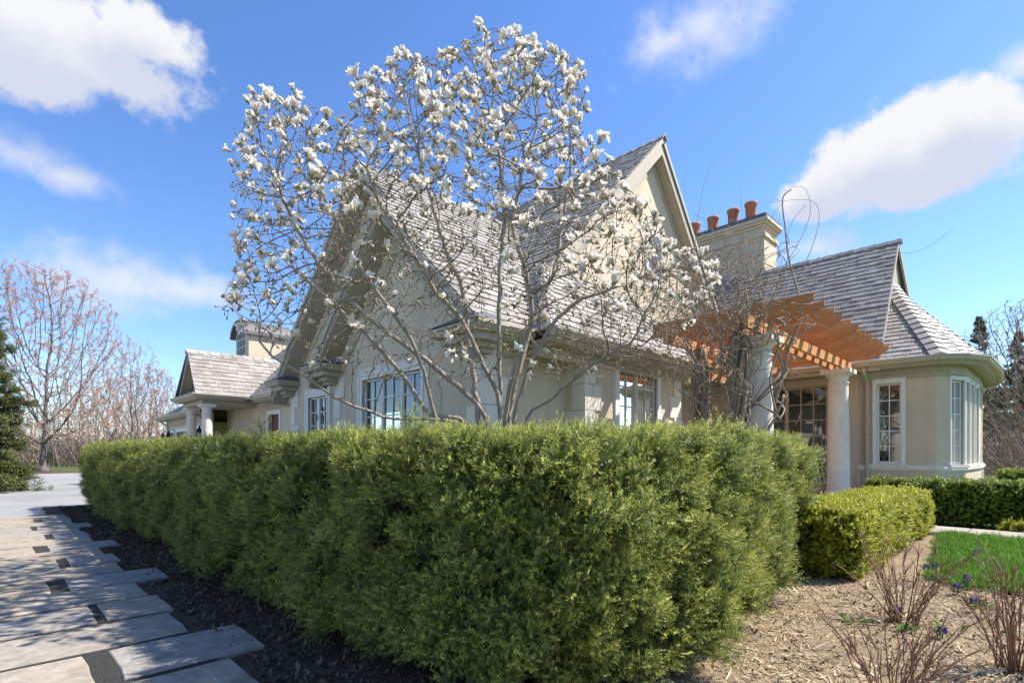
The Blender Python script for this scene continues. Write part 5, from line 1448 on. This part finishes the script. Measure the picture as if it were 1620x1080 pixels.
def conifer(name, loc, H, Rd, label, coll, n, seed, size, skirt=.3, open_=.0, cat='tree', layers=True):
    e = empty(name, loc, label, cat); rgn = np.random.default_rng(seed); l = Vector(loc)
    b = MB(); b.tube([l, l+Vector((0, 0, H*.97))], [Rd*.09, .02], 8); P_, D_, S_ = [], [], []
    nb = int(n/26)
    for k in range(nb):
        t_ = rgn.random()**.8; z = skirt+(H-skirt)*t_*.97; a = rgn.uniform(0, 6.28); rr_ = Rd*(1-t_)**.9*rgn.uniform(.6, 1.15)+.05
        tipp = l+Vector((math.cos(a)*rr_, math.sin(a)*rr_, z-.12*rr_+rgn.uniform(-.1, .25))); root = l+Vector((0, 0, z))
        b.tube([root, root.lerp(tipp, .5)+Vector((0, 0, .04*rr_)), tipp], [.03, .02, .006], 4)
        for j in range(26):
            s_ = rgn.random()**.55; c = root.lerp(tipp, s_); d = (tipp-root).normalized()
            P_.append(tuple(c+Vector((rgn.normal(0, .10*rr_), rgn.normal(0, .10*rr_), rgn.normal(0, .07))))); D_.append((d.x+rgn.normal(0, .55), d.y+rgn.normal(0, .55), .35+rgn.normal(0, .4))); S_.append(size*rgn.uniform(.7, 1.25)*(1-.72*t_))
    b.build('trunk', 'grey_bark', e, fix=False)
    scatter('crown', P_, D_, S_, coll, e, rng=rgn)
    return e
conifer('evergreen_tree', at(-54, HOR+EYE*F_PX/16.5, 16.5), 9.6, 1.6, 'olive-green evergreen cut off by the left-hand edge', CED, 9000, 51, 1.5, .1)
conifer('spruce_tree', at(1549, HOR+EYE*F_PX/42, 42), 12.4, 2.6, 'dark spruce with a pointed top behind the rounded bay roof', SPR, 3600, 52, 1.25, 1)
conifer('spruce_tree', at(1612, HOR+EYE*F_PX/48, 48), 12.6, 3.4, 'dark spruce farther right, rising above the brown shrub', SPR, 3600, 53, 1.4, 1)
conifer('spruce_tree', at(1500, HOR+EYE*F_PX/60, 60), 9.2, 3.0, 'low dark spruce mostly hidden behind the rounded bay', SPR, 1500, 54, 1.5, 1)

# ---- beds: chips, straw, grass, stems, flowers
def flat_piece(name, mat, L, Wd, curl, seed):
    rg_ = random.Random(seed); b = MB(); n = 3; vs = []
    for i in range(n+1):
        t_ = i/n-.5; w_ = Wd*(1-1.6*t_*t_)*rg_.uniform(.8, 1.1)
        vs += [Vector((t_*L, -w_/2, curl*t_*t_*4)), Vector((t_*L, w_/2, curl*t_*t_*4+rg_.uniform(-.003, .003)))]
    b.add(vs, [(2*i, 2*i+2, 2*i+3, 2*i+1) for i in range(n)]); return b.mesh(name, [mat], fix=False)
CHIP = proto_collection('bark_chip', [flat_piece('bark_chip', 'chip', .05+.012*i, .022+.005*(i % 3), .008*i, i) for i in range(5)])
STRAW = proto_collection('straw_piece', [flat_piece('straw_piece', 'straw', .06+.03*i, .009+.004*(i % 2), .006, 20+i) for i in range(5)])
def strew(name, label, region, n, coll, seed, z=.02, size=1.0, amp=.02, keep=None, cat='mulch', freq=2.2, fine=.35):
    rgn = np.random.default_rng(seed); P_, D_, S_ = [], [], []
    u0, u1, v0, v1 = region
    while len(P_) < n:
        u, v = rgn.uniform(u0, u1), rgn.uniform(v0, v1)
        if keep and not keep(u, v): continue
        h = mnoise.noise(Vector((u*freq, v*freq, 3.1)))*amp+mnoise.noise(Vector((u*9, v*9, 7.7)))*amp*fine
        P_.append(tuple(W(u, v, z+h+rgn.uniform(.002, .012)))); D_.append((rgn.normal(0, .32), rgn.normal(0, .32), 1)); S_.append(size*rgn.lognormal(-.1, .35))
    o = scatter(name, P_, D_, S_, coll, None, rng=rgn); tag(o, label, cat)
    return o
strew('bark_mulch', 'dark bark mulch and old leaves along the foot of the yew hedge', (1.6, 15.4, .75, 2.2), 17000, CHIP, 1, .018, .55, .014, lambda u, v: v > 1.0+.12*mnoise.noise(Vector((u*2, v*2, 0))) or mnoise.noise(Vector((u*31, v*31, 0))) > .62)
strew('straw_mulch', 'pale dry straw and wood chips over the sunny planting bed', (-2.6, 1.7, 1.2, 6.2), 26000, STRAW, 2, .03, .46, .028, lambda u, v: mnoise.noise(Vector((u*1.7, v*1.7, 2))) > -.22 or rgb_.random() < .3)
strew('bark_mulch', 'brown bark chips among the straw of the planting bed', (-2.6, 1.75, 1.2, 6.2), 5000, CHIP, 5, .03, .36, .028)
b = MB()
for k in range(70):                                                # longer dead stalks lying about
    u, v = rgb_.uniform(-1.2, 1.6), rgb_.uniform(2.2, 6); a = rgb_.uniform(0, 6.28); L_ = rgb_.uniform(.12, .45); p = W(u, v, .05); q = p+Vector((math.cos(a), math.sin(a), rgb_.uniform(-.03, .08)))*L_
    b.tube(wander(p, q, 5, .05, 1500+k), rgb_.uniform(.002, .0045), 4)
o = b.build('dead_stalks', 'straw', fix=False); tag(o, 'dead stalks scattered over the planting bed', 'stalks', kind='stuff')
def blades(name, seed, n=14, h=.06):
    rg_ = random.Random(seed); b = MB(); tips = []
    for k in range(n):
        c = Vector((rg_.gauss(0, .018), rg_.gauss(0, .018), 0)); d = Vector((rg_.gauss(0, .35), rg_.gauss(0, .35), 1)).normalized(); l_ = h*rg_.uniform(.6, 1.2); w_ = d.orthogonal().normalized()*.0022
        b.add([c-w_, c+w_, c+d*l_*.6+w_*.7, c+d*l_+Vector((d.x, d.y, 0))*l_*.3, c+d*l_*.6-w_*.7], [(0, 1, 2, 3, 4)]); tips += [0, 0, .5, 1, .5]
    b.tip = tips; return b.mesh(name, ['lawn'], fix=False)
TUFT = proto_collection('grass_tuft', [blades('grass_tuft', i) for i in range(4)])
def in_lawn(u, v): return v < 9.7 and v > 6.05 + .25*mnoise.noise(Vector((u*3, 0, 1))) + max(0, (u+.5))*.0 and u < .72+(v-6.05)*.09+.1*mnoise.noise(Vector((v*3, 0, 4)))
strew('lawn_grass', 'short bright green grass of the small lawn', (-2.6, 1.1, 5.9, 9.72), 16000, TUFT, 3, .045, 1.0, .0, in_lawn, 'grass')

def stem_shrub(loc, n, H, spread, label, seed):
    e = empty('bare_shrub', loc, label, 'shrub', 'leafless shrubs in the planting bed'); rg_ = random.Random(seed); l = Vector(loc)
    for k in range(n):
        a = rg_.uniform(0, 6.28); out_ = rg_.uniform(.15, 1)*spread; h = H*rg_.uniform(.55, 1.1); p = l+Vector((math.cos(a), math.sin(a), 0))*rg_.uniform(0, .09)
        q = l+Vector((math.cos(a)*out_, math.sin(a)*out_, h)); b = MB()
        pts = []
        for i in range(9):
            t_ = i/8; pts.append(p.lerp(q, t_)+Vector((0, 0, .10*h*math.sin(math.pi*t_)))+Vector((rg_.gauss(0, .006), rg_.gauss(0, .006), 0)))
        r0 = rg_.uniform(.0026, .0050); b.tube(pts, [r0*(1-.55*i/8) for i in range(9)], 5)
        for j in range(rg_.randint(1, 4)):
            i = rg_.randint(3, 7); d = (pts[i+1]-pts[i]).normalized(); s_ = (d+Vector((rg_.gauss(0, .5), rg_.gauss(0, .5), .3))).normalized(); ln = h*rg_.uniform(.12, .35)
            b.tube([pts[i], pts[i]+s_*ln*.5+Vector((0, 0, .01)), pts[i]+s_*ln+Vector((0, 0, .02))], [r0*.6, r0*.5, r0*.3], 4)
        for i in range(2, 9):
            if rg_.random() < .7: b.lathe(pts[i]+Vector((0, 0, .003)), [(.002, -.004), (.0042, 0), (.002, .006)], 4)
        b.build('stem', 'shrub_stem', e, fix=False)
    return e
def gp(x, y, z=.03):
    Y = F_PX*(EYE-z)/(y-HOR); p = at(x, y, Y); p.z = z; return p
stem_shrub(gp(1425, 985), 34, .52, .42, 'leafless reddish-brown shrub beside the box hedge, with purple flowers round it', 1)
stem_shrub(gp(1608, 1062), 42, .56, .36, 'leafless reddish-brown shrub at the right-hand edge of the bed', 2)
stem_shrub(gp(1410, 1130), 30, .46, .44, 'leafless reddish-brown shrub lowest in the frame, nearest the viewer', 3)
fl = [(1545, 870, 'farthest purple hyacinth, at the far side of the lawn beside the walk'), (1466, 892, 'purple hyacinth close to the end of the box hedge'), (1480, 892, 'purple hyacinth on the edge of the lawn, right beside another'), (1530, 920, 'tallest purple hyacinth, standing on the near edge of the lawn'), (1514, 925, 'small purple hyacinth just left of the tallest one'), (1541, 952, 'purple hyacinth at the corner where lawn meets bed'), (1491, 995, 'low purple hyacinth among the stems of the leafless shrub'), (1420, 962, 'pale purple hyacinth half hidden in the leafless shrub')]
for k, (x, y, lab) in enumerate(fl):
    l = gp(x, y+14, .04); e = empty('hyacinth', l, lab, 'flower', 'purple hyacinths'); rg_ = random.Random(k+70); H_ = (.10, .085, .09, .14, .085, .10, .07, .075)[k]
    b = MB(); b.tube([l, l+Vector((.004, 0, H_))], [.004, .003], 5); b.build('stem', 'shoot_leaf', e, fix=False)
    b = MB()
    for j in range(26):
        t_ = j/26; a = j*2.4; c = l+Vector((.012*math.cos(a)*(1.1-t_*.6), .012*math.sin(a)*(1.1-t_*.6), H_*(.5+.55*t_))); d = Vector((math.cos(a), math.sin(a), .2)).normalized(); w_ = d.orthogonal().normalized()*.006; n_ = d.cross(w_).normalized()*.006
        b.add([c-w_, c+w_, c+d*.016+w_*1.4, c+d*.016-w_*1.4], [(0, 1, 2, 3)]); b.add([c-n_, c+n_, c+d*.016+n_*1.4, c+d*.016-n_*1.4], [(0, 1, 2, 3)])
    b.build('flower_head', 'hyacinth', e, fix=False)
    for j in range(6):
        a = rg_.uniform(0, 6.28); d = Vector((math.cos(a), math.sin(a), 0)); b = MB(); w_ = Vector((-d.y, d.x, 0))*.006; hh = H_*rg_.uniform(.7, 1.0)
        b.add([l-w_, l+w_, l+d*.03+w_+Vector((0, 0, hh*.6)), l+d*.075+Vector((0, 0, hh)), l+d*.03-w_+Vector((0, 0, hh*.6))], [(0, 1, 2, 3, 4)]); b.build('leaf', 'shoot_leaf', e, fix=False)
for k, (x, y) in enumerate(((1500, 998), (1440, 1000), (1352, 985), (1590, 1000), (1550, 960))):       # young shoots
    l = gp(x, y, .03); e = empty('young_plant', l, ('clump of fresh green shoots right of the middle leafless shrub', 'clump of fresh green shoots at the foot of the leafless shrub', 'small sprouting weed on the bare straw', 'yellow-green shoots inside the shrub at the right-hand edge', 'green shoots on the corner of the lawn')[k], 'plant', 'green shoots in the bed'); rg_ = random.Random(k)
    for j in range(9):
        a = rg_.uniform(0, 6.28); d = Vector((math.cos(a), math.sin(a), 0)); p = l+d*rg_.uniform(0, .05); w_ = Vector((-d.y, d.x, 0))*rg_.uniform(.008, .016); hh = rg_.uniform(.03, .07); b = MB()
        b.add([p-w_*.3, p+w_*.3, p+d*.03+w_+Vector((0, 0, hh*.7)), p+d*.07+Vector((0, 0, hh)), p+d*.03-w_+Vector((0, 0, hh*.7))], [(0, 1, 2, 3, 4)]); b.build('leaf', 'shoot_leaf', e, fix=False)
